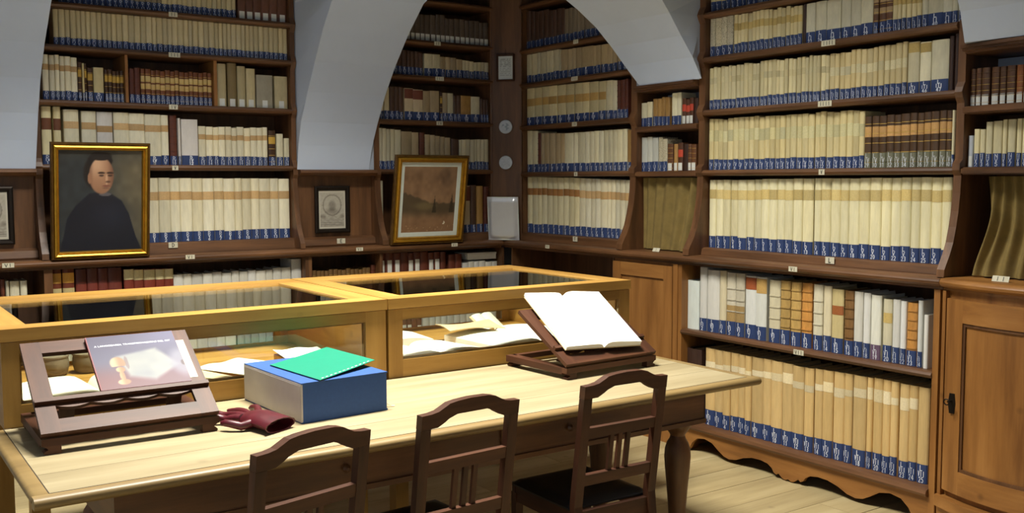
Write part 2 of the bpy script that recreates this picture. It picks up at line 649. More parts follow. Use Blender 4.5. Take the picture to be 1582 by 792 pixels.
ZS = [1.668, 1.825, 1.975, 2.165, 2.35, 2.55, 2.745]
YS = [6.14, 6.13, 6.11, 6.06, 5.99, 5.89, 5.77]
ER = [3.047, 3.069, 3.101, 3.137, 3.176, 3.222, 3.275]
EL = [2.53, 2.538, 2.551, 2.579, 2.602, 2.619, 2.641]
AR = [0.974, 0.985, 0.993, 1.004, 1.02, 1.042, 1.068]
UP = [(3.1, 5.5, .18), (3.7, 5.0, .42), (4.4, 4.3, .75), (5.0, 3.6, 1.1)]      # z, y, spread


def springing_left(name, gl, gr, wl, wr, label):
    rings = []
    for i, z in enumerate(ZS):
        rings.append([(wl, Y1, z), (wl, YL - .012, z), (gl[i], YS[i], z), (gr[i], YS[i], z), (wr, YL - .012, z), (wr, Y1, z)])
    for z, y, s in UP:
        rings.append([(wl, Y1, z), (wl, YL - .012, z), (gl[-1] - s, y, z), (gr[-1] + s, y, z), (wr, YL - .012, z), (wr, Y1, z)])
    return loft(rings, name, label)


springing_left('vault_springing', EL, ER, 2.546, 3.094, 'white plaster vault springing above the small framed engraving')
springing_left('vault_springing', [a - .75 for a in AR], AR, 0.15, 0.968, 'white plaster vault springing beside the portrait bookcase')
ZN = [2.176, 2.30, 2.42, 2.54, 2.64]
XN = [4.18, 4.145, 4.085, 3.985, 3.86]
NL = [4.67, 4.765, 4.825, 4.86, 4.885]
NR = [4.138, 4.178, 4.212, 4.205, 4.17]
UPN = [(3.0, 3.5, .25), (3.7, 2.9, .5), (4.4, 2.3, .8), (5.0, 1.7, 1.1)]
rings = []
for i, z in enumerate(ZN):
    rings.append([(X1, 4.728, z), (XR - .012, 4.728, z), (XN[i], NL[i], z), (XN[i], NR[i], z), (XR - .012, 4.20, z), (X1, 4.20, z)])
for z, x, s in UPN:
    rings.append([(X1, 4.728, z), (XR - .012, 4.728, z), (x, NL[-1] + s, z), (x, NR[-1] - s, z), (XR - .012, 4.20, z), (X1, 4.20, z)])
loft(rings, 'vault_springing', 'white plaster vault springing above the shelves with the closed curtain')
rings = []
for z, x, s in [(2.19, 4.13, 0), (2.32, 4.09, .0), (2.44, 4.03, .0), (2.56, 3.94, .0), (2.68, 3.83, .05)] + UPN:
    rings.append([(X1, 2.535, z), (XR - .012, 2.535, z), (x, 2.50 + s, z), (x, 1.75 - s, z), (XR - .012, 1.80, z), (X1, 1.80, z)])
loft(rings, 'vault_springing', 'white plaster vault springing above the shelves with the parted curtain')


def web(pts, push, label):
    """vault surface that rises from the edge of a lunette arch to the crown of the room"""
    rings = []
    for f, zz in ((0, None), (.35, .45), (.7, .8), (1, 1)):
        rings.append([(p[0] + push[0] * f, p[1] + push[1] * f, p[2] if zz is None else p[2] + (ZC - p[2]) * zz) for p in pts])
    loft(rings, 'vault_web', label, False)


web([(3.275, 5.77, 2.745), (3.34, 5.62, 2.86), (3.45, 5.40, 2.94), (3.58, 5.18, 2.95), (3.72, 5.01, 2.86), (3.80, 4.93, 2.75), (3.86, 4.885, 2.64)], (-1.0, -1.4), 'white plaster vault over the corner bookcases')
web([(1.068, 5.77, 2.745), (1.25, 5.62, 2.92), (1.5, 5.52, 3.02), (1.86, 5.48, 3.06), (2.2, 5.52, 3.02), (2.47, 5.62, 2.92), (2.641, 5.77, 2.745)], (0, -2.0), 'white plaster vault over the portrait bookcase')
web([(3.86, 4.17, 2.64), (3.70, 4.0, 2.84), (3.60, 3.7, 2.96), (3.57, 3.34, 3.0), (3.60, 3.0, 2.96), (3.70, 2.7, 2.84), (3.83, 2.55, 2.68)], (-2.0, 0), 'white plaster vault over the wide bookcase')

# ------------------------------------------------------------------ bookcases along the walls
ZCT = 1.155          # counter top
ZB = ZCT + .0012     # what stands on the counter


def side_profile(z0, ztop, shelves, flare=True):
    p = [(.30, z0), (.30, ztop), (0, ztop)]
    for z in shelves:
        if 1.68 < z < ztop - .05 or z == ztop:
            p += [(0, z + .035), (-.014, z + .012), (-.024, z - .012), (-.014, z - .036), (0, z - .06)]
    if flare:
        p += [(0, 1.685), (-.022, 1.665), (-.024, 1.635), (-.008, 1.61), (-.012, 1.53), (-.022, 1.45), (-.036, 1.38), (-.055, 1.31), (-.08, 1.255), (-.104, 1.215), (-.118, 1.19), (-.122, z0)]
    else:
        p += [(0, z0)]
    return p


def shelf_profile(z, back=.30, t=.034):
    return [(back, z), (-.004, z), (-.016, z - .006), (-.022, z - .017), (-.016, z - t + .006), (-.004, z - t), (back, z - t)]


def bookcase(label, pl, ua, ub, sides, shelves, base, ztop, dividers=(), tags=(), low=None, sm='case'):
    """ua, ub: inner faces; sides: (u0,u1,flare) boards"""
    t = thing('bookcase', label, 'bookcase', wpt(pl, (ua + ub) / 2, 0, ZB))
    ax = AX(pl)
    part(wb(MB(), pl, min(s[0] for s in sides), max(s[1] for s in sides), .302, .322, ZB, ztop), 'back_panel', M['caseZ'], t)
    for u0, u1, fl_ in sides:
        part(wprof(MB(), pl, side_profile(ZB, low if (low and u0 == min(q[0] for q in sides)) else ztop, shelves, fl_), u0, u1), 'side_panel', M[sm + 'Z'], t)
    for z in shelves:
        part(wprof(MB(), pl, shelf_profile(z), ua, ub), 'shelf', M['case' + ax], t)
    part(wprof(MB(), pl, [(.30, base), (.004, base), (-.012, base - .008), (-.02, ZB), (.30, ZB)], ua, ub), 'base_board', M['case' + ax], t)
    for u0, u1, z0, z1 in dividers:
        part(wb(MB(), pl, u0, u1, .0, .295, z0, z1), 'divider', M['pineZ'], t)
    for u, z, txt in tags:
        shelf_tag(pl, u, -.0225, z - .032, .02 + .016 * len(txt), .028, txt, t)
    return t


bcD = bookcase('tall dark wooden bookcase of vellum books behind the gilt framed portrait', 'L', 1.012, 2.508, [(.975, 1.012, True), (2.508, 2.54, True)],
               [2.93, 2.612, 2.372, 2.06, 1.693], 1.222, 3.0, [(1.482, 1.498, 2.06, 2.338), (2.008, 2.028, 2.06, 2.338)],
               [(1.764, 2.612, 'II'), (1.765, 2.372, 'III'), (1.75, 2.06, 'IV'), (1.75, 1.693, 'V')])
bcCL = bookcase('dark corner bookcase behind the landscape picture in a gold frame', 'L', 3.143, 4.068, [(3.10, 3.143, True), (4.068, 4.082, False)],
                [2.86, 2.575, 2.33, 2.017, 1.672], 1.21, 3.1, (), [(3.615, 2.33, 'III'), (3.612, 2.017, 'IV'), (3.60, 2.575, 'II')])
bcCR = bookcase('dark corner bookcase between the round discs pilaster and the closed curtain', 'R', 4.79, 5.982, [(5.982, 5.996, False), (4.735, 4.79, True)],
                [2.86, 2.54, 2.295, 1.99, 1.652], 1.21, 3.1, (), [(5.33, 2.54, 'II'), (5.343, 2.295, 'III'), (5.343, 1.99, 'IV'), (5.327, 1.652, 'V')], None, 'case')
bcL = bookcase('wide wooden bookcase beside the table with long rows of cream folios', 'R', 2.582, 4.148, [(4.148, 4.196, True), (2.545, 2.582, True)],
               [2.93, 2.553, 2.299, 1.996, 1.65], 1.198, 3.0, (), [(3.274, 2.299, 'IIII'), (3.287, 1.996, 'IIII'), (3.298, 1.65, 'V')], 2.305, 'case')
shelf_tag('L', 1.724, -.022, 1.19, .055, .034, 'D', bcD)
shelf_tag('R', 3.236, -.022, 1.166, .055, .034, 'L', bcL)
shelf_tag('R', 5.333, -.022, 1.175, .05, .034, 'F', bcCR)

# corner pilaster with the two round discs
pil = thing('corner_pilaster', 'reddish wooden corner pilaster between the two corner bookcases', 'pilaster', (4.15, 6.085, ZCT))
ang = math.atan2(5.996 - 6.17, 4.22 - 4.068)
P0, P1 = Vector((4.066, 6.172)), Vector((4.222, 5.994))
dd = (P1 - P0).normalized()
nn = Vector((-dd.y, dd.x))          # into the corner
if nn.x < 0:
    nn = -nn
c0, c1 = P0 - nn * .012, P1 - nn * .012
part(MB().prism([tuple(c0 + dd * .004), tuple(c1 - dd * .004), tuple(P1 - nn * .002), tuple(P0 - nn * .002)], 'Z', ZB, 3.1), 'shaft', M['caseZ'], pil)
for s in (0.0, 0.225):
    q = c0 + dd * s
    part(MB().prism([tuple(q), tuple(q + dd * .012), tuple(q + dd * .012 - nn * .008), tuple(q - nn * .008)], 'Z', ZB, 3.1), 'bead', M['caseZ'], pil)
pil_mid = (c0 + c1) / 2
pil_rot = math.atan2(dd.y, dd.x)

# counters: one along each wall, the right one swelling over the bow-fronted cupboard
NOSE = [(.30, ZCT), (-.11, ZCT), (-.126, ZCT - .006), (-.134, ZCT - .018), (-.132, ZCT - .03), (-.12, ZCT - .04), (-.10, ZCT - .044), (-.10, ZCT - .056), (.30, ZCT - .056)]
ct1 = thing('counter_ledge', 'brown wooden counter ledge under the portrait, running along the wall', 'counter', (1.5, YL, ZCT - .056))
part(wprof(MB(), 'L', NOSE, -1.0, XR - .136), 'ledge_board', M['caseX'], ct1, True)
shelf_tag('L', 1.792, -.1345, ZCT - .03, .055, .026, 'VI', ct1)
shelf_tag('L', 2.918, -.1345, ZCT - .03, .05, .024, 'VI', ct1)
shelf_tag('L', 3.66, -.1345, ZCT - .03, .05, .024, 'VI', ct1)
shelf_tag('L', .80, -.1345, ZCT - .03, .06, .026, 'VI', ct1)
ct2 = thing('counter_ledge', 'brown wooden counter ledge under the wide bookcase and the closed curtain', 'counter', (XR, 3.6, ZCT - .056))
part(wprof(MB(), 'R', NOSE, 2.56, YL + .30), 'ledge_board', M['caseY'], ct2, True)
shelf_tag('R', 3.377, -.1345, ZCT - .034, .055, .026, 'VI', ct2)
shelf_tag('R', 5.50, -.1345, ZCT - .032, .045, .024, 'VI', ct2)
shelf_tag('R', 4.50, -.045, ZCT + .001, .06, .024, 'I', ct2, .5)


def bow(u, sag, u0=2.558, u1=1.80):
    t = (u0 - u) / (u0 - u1)
    return -sag * 4 * t * (1 - t)


def bow_poly(d0, sag, u0, u1, back=.30, n=14):
    pts = [(XR + back, u1), (XR + back, u0)]
    for k in range(n + 1):
        u = u0 + (u1 - u0) * k / n
        pts.append((XR + d0 + bow(u, sag), u))
    return pts


ct3 = thing('counter_ledge', 'rounded brown counter ledge under the parted curtain', 'counter', (XR, 2.2, ZCT - .056))
mb = MB()
lay = [(-.10, ZCT - .056), (-.10, ZCT - .044), (-.12, ZCT - .04), (-.132, ZCT - .03), (-.134, ZCT - .018), (-.126, ZCT - .006), (-.11, ZCT)]
polys = [[(x, y, z) for x, y in bow_poly(d, .075, 2.558, 1.80)] for d, z in lay]
n = len(polys[0])
fs = [(i * n + k, i * n + (k + 1) % n, (i + 1) * n + (k + 1) % n, (i + 1) * n + k) for i in range(len(lay) - 1) for k in range(n)]
fs += [tuple(range(n)), tuple((len(lay) - 1) * n + k for k in range(n))]
mb.add([p for q in polys for p in q], fs)
part(mb, 'ledge_board', M['pineY'], ct3, True)

# ---- niche panels over the counter on the portrait wall (plaster above them rests on the cornice)
def niche_panel(label, u0, u1, c0, c1):
    t = thing('niche_wainscot', label, 'panelling', wpt('L', (u0 + u1) / 2, 0, ZB))
    part(wb(MB(), 'L', u0, u1, .045, .065, ZB, 1.64), 'panel_board', M['caseZ'], t)
    part(wprof(MB(), 'L', [(.044, ZB), (-.012, ZB), (-.018, ZB + .01), (-.008, ZB + .05), (.03, ZB + .062), (.044, ZB + .062)], u0, u1), 'foot_board', M['caseX'], t)
    part(wprof(MB(), 'L', [(.30, 1.668), (-.05, 1.668), (-.064, 1.660), (-.066, 1.648), (-.052, 1.64), (-.044, 1.632), (-.03, 1.625), (.30, 1.625)], c0, c1), 'cornice', M['caseX'], t, True)
    return t


npE = niche_panel('brown wooden niche panel with cornice behind the small framed engraving', 2.542, 3.098, 2.542, 3.098)
npA = niche_panel('brown wooden niche panel with cornice at the edge of the portrait bookcase', -.2, .973, -.2, .973)
shelf_tag('L', 2.838, -.019, ZCT + .018, .06, .034, 'E', npE)

# ---- shelves with curtains
def niche_shelves(label, u0, u1, shelves, zc, sag, plast):
    t = thing('niche_shelf', label, 'shelf', wpt('R', (u0 + u1) / 2, 0, ZB))
    part(wb(MB(), 'R', u0, u1, .285, .30, ZB, zc), 'back_panel', M['caseZ'], t)
    part(wb(MB(), 'R', u0, u1, .26, .284, shelves[0] + .03, zc - .04), 'plaster_back', M['plaster'], t)
    for z in shelves:
        mb = MB()
        mb.prism(bow_poly(-.004, sag, u0, u1, .26), 'Z', z - .034, z)
        mb.prism(bow_poly(-.018, sag, u0, u1, .0), 'Z', z - .028, z - .006)
        part(mb, 'shelf', M['caseY'], t)
    mb = MB()
    for d, za, zb in ((-.05, zc - .014, zc), (-.036, zc - .026, zc - .014), (-.012, zc - .036, zc - .026)):
        mb.prism(bow_poly(d, sag, u0, u1, .284), 'Z', za, zb)
    part(mb, 'cornice', M['caseY'], t)
    return t


nsh1 = niche_shelves('narrow wooden niche shelves above the closed olive curtain', 4.733, 4.198, [1.925, 1.646], 2.174, 0.0, True)
# second one: the bow starts at its own first edge
_b0 = bow
def bow(u, sag, u0=2.543, u1=1.78): return _b0(u, sag, u0, u1)
nsh2 = niche_shelves('narrow bowed niche shelves above the parted olive curtain', 2.543, 1.80, [1.918, 1.648], 2.186, 0.05, True)
part(wb(MB(), 'R', 1.765, 1.798, -.02, .30, ZB, 2.186), 'side_panel', M['caseZ'], nsh2)
bow = _b0


def curtain(label, fn, nu, nv):
    mb = MB().grid(fn, nu, nv, 0, (.003, 0, 0))
    o = mb.build('curtain', M['curtain'], None, True)
    return tag(o, label, 'curtain')


def cur1(s, t):
    z = 1.606 - (1.606 - 1.162) * t
    ul, ur = 4.722 + .0 * t, 4.235 + .12 * t ** 1.3
    s2 = s
    a = .009 + .018 * ss(.68, .95, s)
    f = math.sin(s * 34 + 1.2 * math.sin(s * 5)) * a + .006 * math.sin(s * 9 + t * 2)
    gap = -.05 * ss(.80, .98, s) * t
    return (XR + .045 + f, ul + (ur - ul) * s2 + gap, z)


curtain('closed olive cloth curtain hanging in the niche beside the corner bookcase', cur1, 110, 16)


def cur2(s, t):
    z = 1.606 - (1.606 - 1.162) * t
    ul = 2.455 + .045 * ss(.35, 1, t) - .02 * math.sin(t * PI)
    ur = 1.83
    a = .013 + .008 * (1 - abs(2 * t - 1))
    f = math.sin(s * 78 + 2.4 * math.sin(s * 9 + t * 1.5) + .8 * t) * a + .01 * math.sin(s * 13 - t * 3)
    return (XR + .06 + f - .03 * t, ul + (ur - ul) * s, z)


curtain('parted olive cloth curtain gathered in folds above the bow-fronted cupboard', cur2, 220, 18)
tg = shelf_tag('R', 2.30, -.09, ZCT + .001, .075, .026, 'II', ct3, .4)

# ------------------------------------------------------------------ cabinets under the counters
DL = -.09          # lower fronts


def lower_open(label, pl, ua, ub, sides, shelves, dfront, mat, z0=0.0):
    t = thing('lower_bookcase', label, 'bookcase', wpt(pl, (ua + ub) / 2, 0, 0))
    part(wb(MB(), pl, min(s[0] for s in sides), max(s[1] for s in sides), .302, .322, 0.02, ZCT - .058), 'back_panel', M['caseZ'], t)
    for u0, u1 in sides:
        part(wb(MB(), pl, u0, u1, dfront, .30, 0, ZCT - .058), 'side_panel', M[mat + 'Z'], t)
    for z in shelves:
        part(wprof(MB(), pl, [(d + dfront + .012 if d < .1 else d, zz) for d, zz in shelf_profile(z)], ua, ub), 'shelf', M['case' + AX(pl)], t)
    return t


lower_open('low open bookcase under the niche panel, pale books inside', 'L', .30, .985, [(.26, .30), (.985, 1.0)], [.75, .30], DL, 'case')
lower_open('low open bookcase under the portrait behind the glass case', 'L', 1.03, 2.55, [(1.0, 1.03), (2.55, 2.574)], [.75, .30], DL, 'case')
lower_open('low open bookcase of small brown books under the framed engraving', 'L', 2.595, 3.092, [(2.574, 2.595), (3.092, 3.10)], [.75, .30], DL, 'case')
lower_open('low open bookcase of dark red books under the landscape picture', 'L', 3.112, 4.10, [(3.10, 3.112), (4.10, 4.115)], [.75, .30], DL, 'case')
lower_open('low open bookcase in shadow under the corner counter', 'R', 4.86, 5.99, [(4.845, 4.86), (5.99, 6.005)], [.75, .30], DL, 'case')

lowL = lower_open('low open bookcase with a scalloped base under the wide bookcase', 'R', 2.602, 4.222, [(4.222, 4.25), (2.572, 2.602)], [.718], -.10, 'pine')
mb = wprof(MB(), 'R', [(.30, .172), (-.10, .172), (-.118, .165), (-.124, .150), (-.118, .137), (-.104, .132), (.30, .132)], 2.602, 4.222)
part(mb, 'bottom_shelf', M['caseY'], lowL, True)
shelf_tag('R', 3.35, -.1105, .688, .065, .026, 'VII', lowL)
# scalloped apron: lobes and a central pendant
half = [(0, .0), (.06, .0), (.075, .012), (.10, .055), (.14, .088), (.20, .098), (.26, .085), (.31, .052), (.35, .030), (.39, .022), (.44, .030), (.50, .055), (.56, .070), (.62, .072), (.67, .064), (.70, .045), (.712, .026), (.73, .018), (.745, .028), (.755, .020), (.772, .008), (.79, .004), (.81, .012)]
prof = half + [(1.62 - u, z) for u, z in reversed(half)]
poly = [(2.602 + u, z) for u, z in prof] + [(2.602 + 1.62, .131), (2.602, .131)]
mb = MB()
for i in range(len(prof) - 1):
    (ua_, za_), (ub_, zb_) = prof[i], prof[i + 1]
    if ub_ - ua_ < 1e-4:
        continue
    xa, xb = XR - .10, XR - .078
    v = [(xa, 2.602 + ua_, za_), (xa, 2.602 + ub_, zb_), (xa, 2.602 + ub_, .131), (xa, 2.602 + ua_, .131)]
    w_ = [(xb, p[1], p[2]) for p in v]
    mb.add(v + w_, [(0, 1, 2, 3), (7, 6, 5, 4), (0, 4, 5, 1)] + ([(0, 3, 7, 4)] if i == 0 else []) + ([(1, 5, 6, 2)] if i == len(prof) - 2 else []))
part(mb, 'scalloped_apron', M['pineY'], lowL)
part(wb(MB(), 'R', 2.57, 2.66, -.098, .0, 0, .131), 'foot', M['pineY'], lowL)
part(wb(MB(), 'R', 4.17, 4.25, -.098, .0, 0, .131), 'foot', M['pineY'], lowL)

# flat cupboard under the closed curtain
cu = thing('cupboard', 'brown wooden cupboard with a panelled door under the closed curtain', 'cupboard', wpt('R', 4.54, 0, 0))
part(wb(MB(), 'R', 4.252, 4.843, -.085, .30, 0.0, ZCT - .058), 'body', M['pineZ'], cu)
part(wb(MB(), 'R', 4.252, 4.29, -.105, -.085, 0.0, ZCT - .058), 'corner_post', M['pineZ'], cu)
dr = thing('door', None, None)
dr.parent = cu
dr.location = -Vector(cu.location)
dr = cu
for nm, a in (('door_stile', (4.30, 4.375, .12, 1.08)), ('door_stile', (4.765, 4.84, .12, 1.08)), ('door_rail', (4.375, 4.765, 1.0, 1.08)), ('door_rail', (4.375, 4.765, .12, .20))):
    part(wb(MB(), 'R', a[0], a[1], -.103, -.085, a[2], a[3]), nm, M['pineZ' if nm == 'door_stile' else 'pineY'], cu)
part(wb(MB(), 'R', 4.375, 4.765, -.092, -.085, .20, 1.0), 'door_panel', M['pineZ'], cu)
bpy.data.objects.remove([c for c in cu.children if c.type == 'EMPTY'][0])

# bow-fronted cupboard under the parted curtain
cb = thing('cupboard', 'bow-fronted brown wooden cupboard with an iron key under the parted curtain', 'cupboard', wpt('R', 2.2, 0, 0))
SG = .085


def curved(u0, u1, d, th, z0, z1, n=10):
    mb = MB()
    vs = []
    for k in range(n + 1):
        u = u0 + (u1 - u0) * k / n
        f = XR + d + bow(u, SG)
        vs += [(f, u, z0), (f, u, z1), (f + th, u, z1), (f + th, u, z0)]
    fs = []
    for k in range(n):
        for c in range(4):
            c2 = (c + 1) % 4
            fs.append((k * 4 + c, k * 4 + c2, (k + 1) * 4 + c2, (k + 1) * 4 + c))
    fs += [(0, 1, 2, 3), (n * 4 + 3, n * 4 + 2, n * 4 + 1, n * 4)]
    return mb.add(vs, fs)


part(MB().prism(bow_poly(-.078, SG, 2.556, 1.80), 'Z', .02, ZCT - .058), 'body', M['pineZ'], cb)
part(curved(2.556, 2.535, -.105, .026, .15, ZCT - .058, 2), 'corner_post', M['pineZ'], cb)
for nm, a in (('door_stile', (2.528, 2.432)), ('door_stile', (1.93, 1.83))):
    part(curved(a[0], a[1], -.103, .022, .195, 1.065), nm, M['pineZ'], cb, True)
part(curved(2.432, 1.93, -.103, .022, .965, 1.065), 'door_rail', M['pineY'], cb, True)
part(curved(2.432, 1.93, -.103, .022, .195, .30), 'door_rail', M['pineY'], cb, True)
part(curved(2.432, 1.93, -.09, .01, .30, .965), 'door_panel', M['pineZ'], cb, True)
mbm = MB()
for a in ((2.432, 2.418, .30, .965), (1.944, 1.93, .30, .965), (2.418, 1.944, .951, .965), (2.418, 1.944, .30, .314)):
    c_ = curved(a[0], a[1], -.098, .008, a[2], a[3])
    mbm.add(c_.v, c_.f)
part(mbm, 'panel_moulding', M['caseZ'], cb)
part(curved(2.556, 1.80, -.128, .05, .115, .165, 14), 'base_moulding', M['pineY'], cb, True)
part(curved(2.556, 1.80, -.105, .03, 0, .115, 14), 'plinth', M['pineY'], cb, True)
kx, ky, kz = XR - .106 + bow(2.475, SG), 2.475, .60
mb = MB().prism([(ky - .012, kz - .045), (ky + .012, kz - .045), (ky + .018, kz), (ky + .012, kz + .045), (ky - .012, kz + .045), (ky - .018, kz)], 'X', kx, kx - .004)
pl_ = part(mb, 'key_plate', M['iron'], cb)
kb = MB().tube([(kx - .004, ky, kz + .012), (kx - .035, ky, kz + .012)], .004, 6)
ringp = [(kx - .042 - .002, ky + .013 * math.cos(a), kz + .012 + .013 * math.sin(a)) for a in [2 * PI * k / 10 for k in range(11)]]
kb.tube(ringp, .003, 5)
ko = kb.build('key', M['iron'], pl_)


# ------------------------------------------------------------------ the long table
tb = thing('long_table', 'long scrubbed pale wooden table with rounded edge and turned legs', 'table', (1.77, 3.18, 0))
TX0, TX1, TY0, TY1, TZ = .40, 3.15, 2.752, 3.612, .78
ys = [TY0 + .045, TY0 + .24, TY0 + .45, TY0 + .66, TY1]
for i in range(4):
    part(MB().box(TX0 + .045, TX1 - .045, ys[i] + .0006, ys[i + 1] - .0006, TZ - .028, TZ - rnd.random() * .0006), 'top_plank', M['topX'], tb)


def edge_prof(s0, sgn):
    return [(s0 + sgn * .044, TZ), (s0 + sgn * .012, TZ), (s0 + sgn * .003, TZ - .006), (s0, TZ - .016), (s0 + sgn * .004, TZ - .026), (s0 + sgn * .014, TZ - .032), (s0 + sgn * .044, TZ - .032)]


part(MB().prism(edge_prof(TY0, 1), 'X', TX0 + .002, TX1 - .002), 'edge_band', M['edge'], tb, True)
part(MB().prism(edge_prof(TX0, 1), 'Y', TY0 + .0445, TY1), 'edge_band', M['edge'], tb, True)
part(MB().prism(edge_prof(TX1, -1), 'Y', TY0 + .0445, TY1), 'edge_band', M['edge'], tb, True)
part(MB().box(TX0 + .043, TX0 + .046, TY0 + .044, TY1 - .002, TZ - .003, TZ + .0003), 'inlay_line', M['joint'], tb)
part(MB().box(TX0 + .044, TX1 - .044, TY0 + .0415, TY0 + .0460, TZ - .003, TZ + .0003), 'inlay_line', M['joint'], tb)
AX0, AX1, AY0, AY1 = .62, 2.93, 2.865, 3.52
part(MB().box(AX0, AX1, AY0, AY0 + .028, .60, TZ - .033), 'apron', M['caseX'], tb)
part(MB().box(AX0, AX1, AY1 - .028, AY1, .60, TZ - .033), 'apron', M['caseX'], tb)
part(MB().box(AX0, AX0 + .028, AY0 + .028, AY1 - .028, .60, TZ - .033), 'apron', M['caseY'], tb)
part(MB().box(AX1 - .028, AX1, AY0 + .028, AY1 - .028, .60, TZ - .033), 'apron', M['caseY'], tb)
part(MB().box(AX0 - .006, AX1 + .006, AY0 - .008, AY0 - .0005, .60, .618), 'apron_bead', M['caseX'], tb)
for a, b in ((1.02, 1.62), (1.92, 2.52)):
    d_ = part(MB().box(a, b, AY0 - .009, AY0 - .0005, .635, .735), 'drawer_front', M['caseX'], tb)
    kn = MB().tube([((a + b) / 2, AY0 - .009, .685), ((a + b) / 2, AY0 - .02, .685), ((a + b) / 2, AY0 - .03, .685)], [.006, .014, .006], 8)
    kn.build('drawer_knob', M['caseX'], d_, True)
LEG = [(.028, .0), (.036, .01), (.038, .03), (.030, .05), (.026, .075), (.030, .10), (.033, .16), (.038, .25), (.045, .34), (.052, .41), (.055, .455), (.053, .485), (.045, .512), (.034, .53), (.030, .543), (.034, .552), (.044, .566), (.056, .585), (.060, .60)]
for lx, ly in ((AX0 + .075, AY0 + .075), (AX1 - .075, AY0 + .075), (AX0 + .075, AY1 - .075), (AX1 - .075, AY1 - .075)):
    part(MB().lathe(LEG, 20, lx, ly), 'leg', M['caseZ'], tb, True)

# ------------------------------------------------------------------ two stands and two glass cases
def case_stand(x0, x1, label):
    t = thing('case_stand', label, 'table', ((x0 + x1) / 2, 4.14, 0))
    part(MB().box(x0, x1, 3.63, 4.66, .735, .778), 'stand_top', M['shcX'], t)
    for yy_ in (3.66, 4.60):
        part(MB().box(x0 + .05, x1 - .05, yy_, yy_ + .025, .64, .735), 'apron', M['shcX'], t)
    for lx in (x0 + .06, x1 - .12):
        for ly in (3.69, 4.54):
            part(MB().box(lx, lx + .06, ly, ly + .06, 0, .735), 'leg', M['shcZ'], t)


case_stand(.47, 1.865, 'plain wooden stand under the glass case with the pots')
case_stand(1.878, 3.17, 'plain wooden stand under the glass case with the open books')


def glass_case(x0, x1, wx0, wx1, label):
    """front window between wx0 and wx1"""
    y0, y1, z0, zl, zt = 3.625, 4.655, .78, 1.066, 1.112
    wz0, wz1 = .853, 1.024
    t = thing('glass_case', label, 'display case', ((x0 + x1) / 2, 4.14, z0))
    th = .022
    for ya in (y0, y1 - th):
        wz0 = .853 if ya == y0 else .806
        part(MB().box(x0, wx0, ya, ya + th, z0, zl), 'stile', M['shcZ'], t)
        part(MB().box(wx1, x1, ya, ya + th, z0, zl), 'stile', M['shcZ'], t)
        part(MB().box(wx0, wx1, ya, ya + th, z0, wz0), 'bottom_rail', M['shcX'], t)
        part(MB().box(wx0, wx1, ya, ya + th, wz1, zl), 'top_rail', M['shcX'], t)
        part(MB().box(wx0 + .001, wx1 - .001, ya + .008, ya + .012, wz0 + .001, wz1 - .001), 'glass_pane', M['glass'], t)
        mb_ = MB()
        o_ = ya + th + .0 if ya == y0 else ya - .006
        for a in ((wx0 - .0, wx0 + .008, wz0, wz1), (wx1 - .008, wx1, wz0, wz1), (wx0 + .008, wx1 - .008, wz0, wz0 + .008), (wx0 + .008, wx1 - .008, wz1 - .008, wz1)):
            mb_.box(a[0], a[1], o_, o_ + .006, a[2], a[3])
        part(mb_, 'glazing_bead', M['shcX'], t)
    part(MB().box(x0, x0 + th, y0 + th, y1 - th, z0, zl), 'end_panel', M['shcY'], t)
    part(MB().box(x1 - th, x1, y0 + th, y1 - th, z0, zl), 'end_panel', M['shcY'], t)
    part(MB().box(x0 + th, x1 - th, y0 + th, y1 - th, z0 + .004, z0 + .020), 'case_floor', M['shcX'], t)
    o = .008
    gx0, gx1, gy0, gy1 = wx0 + .035, wx1 - .03, y0 + .09, y1 - .17
    lid = [('lid_rail', (x0 - o, x1 + o, y0 - o, gy0), 'X'), ('lid_rail', (x0 - o, x1 + o, gy1, y1 + o), 'X'), ('lid_stile', (x0 - o, gx0, gy0, gy1), 'Y'), ('lid_stile', (gx1, x1 + o, gy0, gy1), 'Y')]
    lid[0] = ('lid_rail', (x0 - .003, x1 + .003, y0 - o, gy0), 'X')
    lid[1] = ('lid_rail', (x0 - .003, x1 + .003, gy1, y1 + o), 'X')
    lid[2] = ('lid_stile', (x0 - .003, gx0, gy0, gy1), 'Y')
    lid[3] = ('lid_stile', (gx1, x1 + .003, gy0, gy1), 'Y')
    for nm, a, ax in lid:
        part(MB().box(*a, zl + .003, zt), nm, M['shc' + ax], t)
    part(MB().box(gx0 + .001, gx1 - .001, gy0 + .001, gy1 - .001, zt - .012, zt - .007), 'lid_glass', M['glass'], t)
    return t


glass_case(.448, 1.866, .502, 1.775, 'golden wooden glass-topped display case behind the small bookstand, holding papers and pots')
glass_case(1.878, 3.188, 1.944, 3.124, 'golden wooden glass-topped display case holding open books, behind the bookstand with white pages')


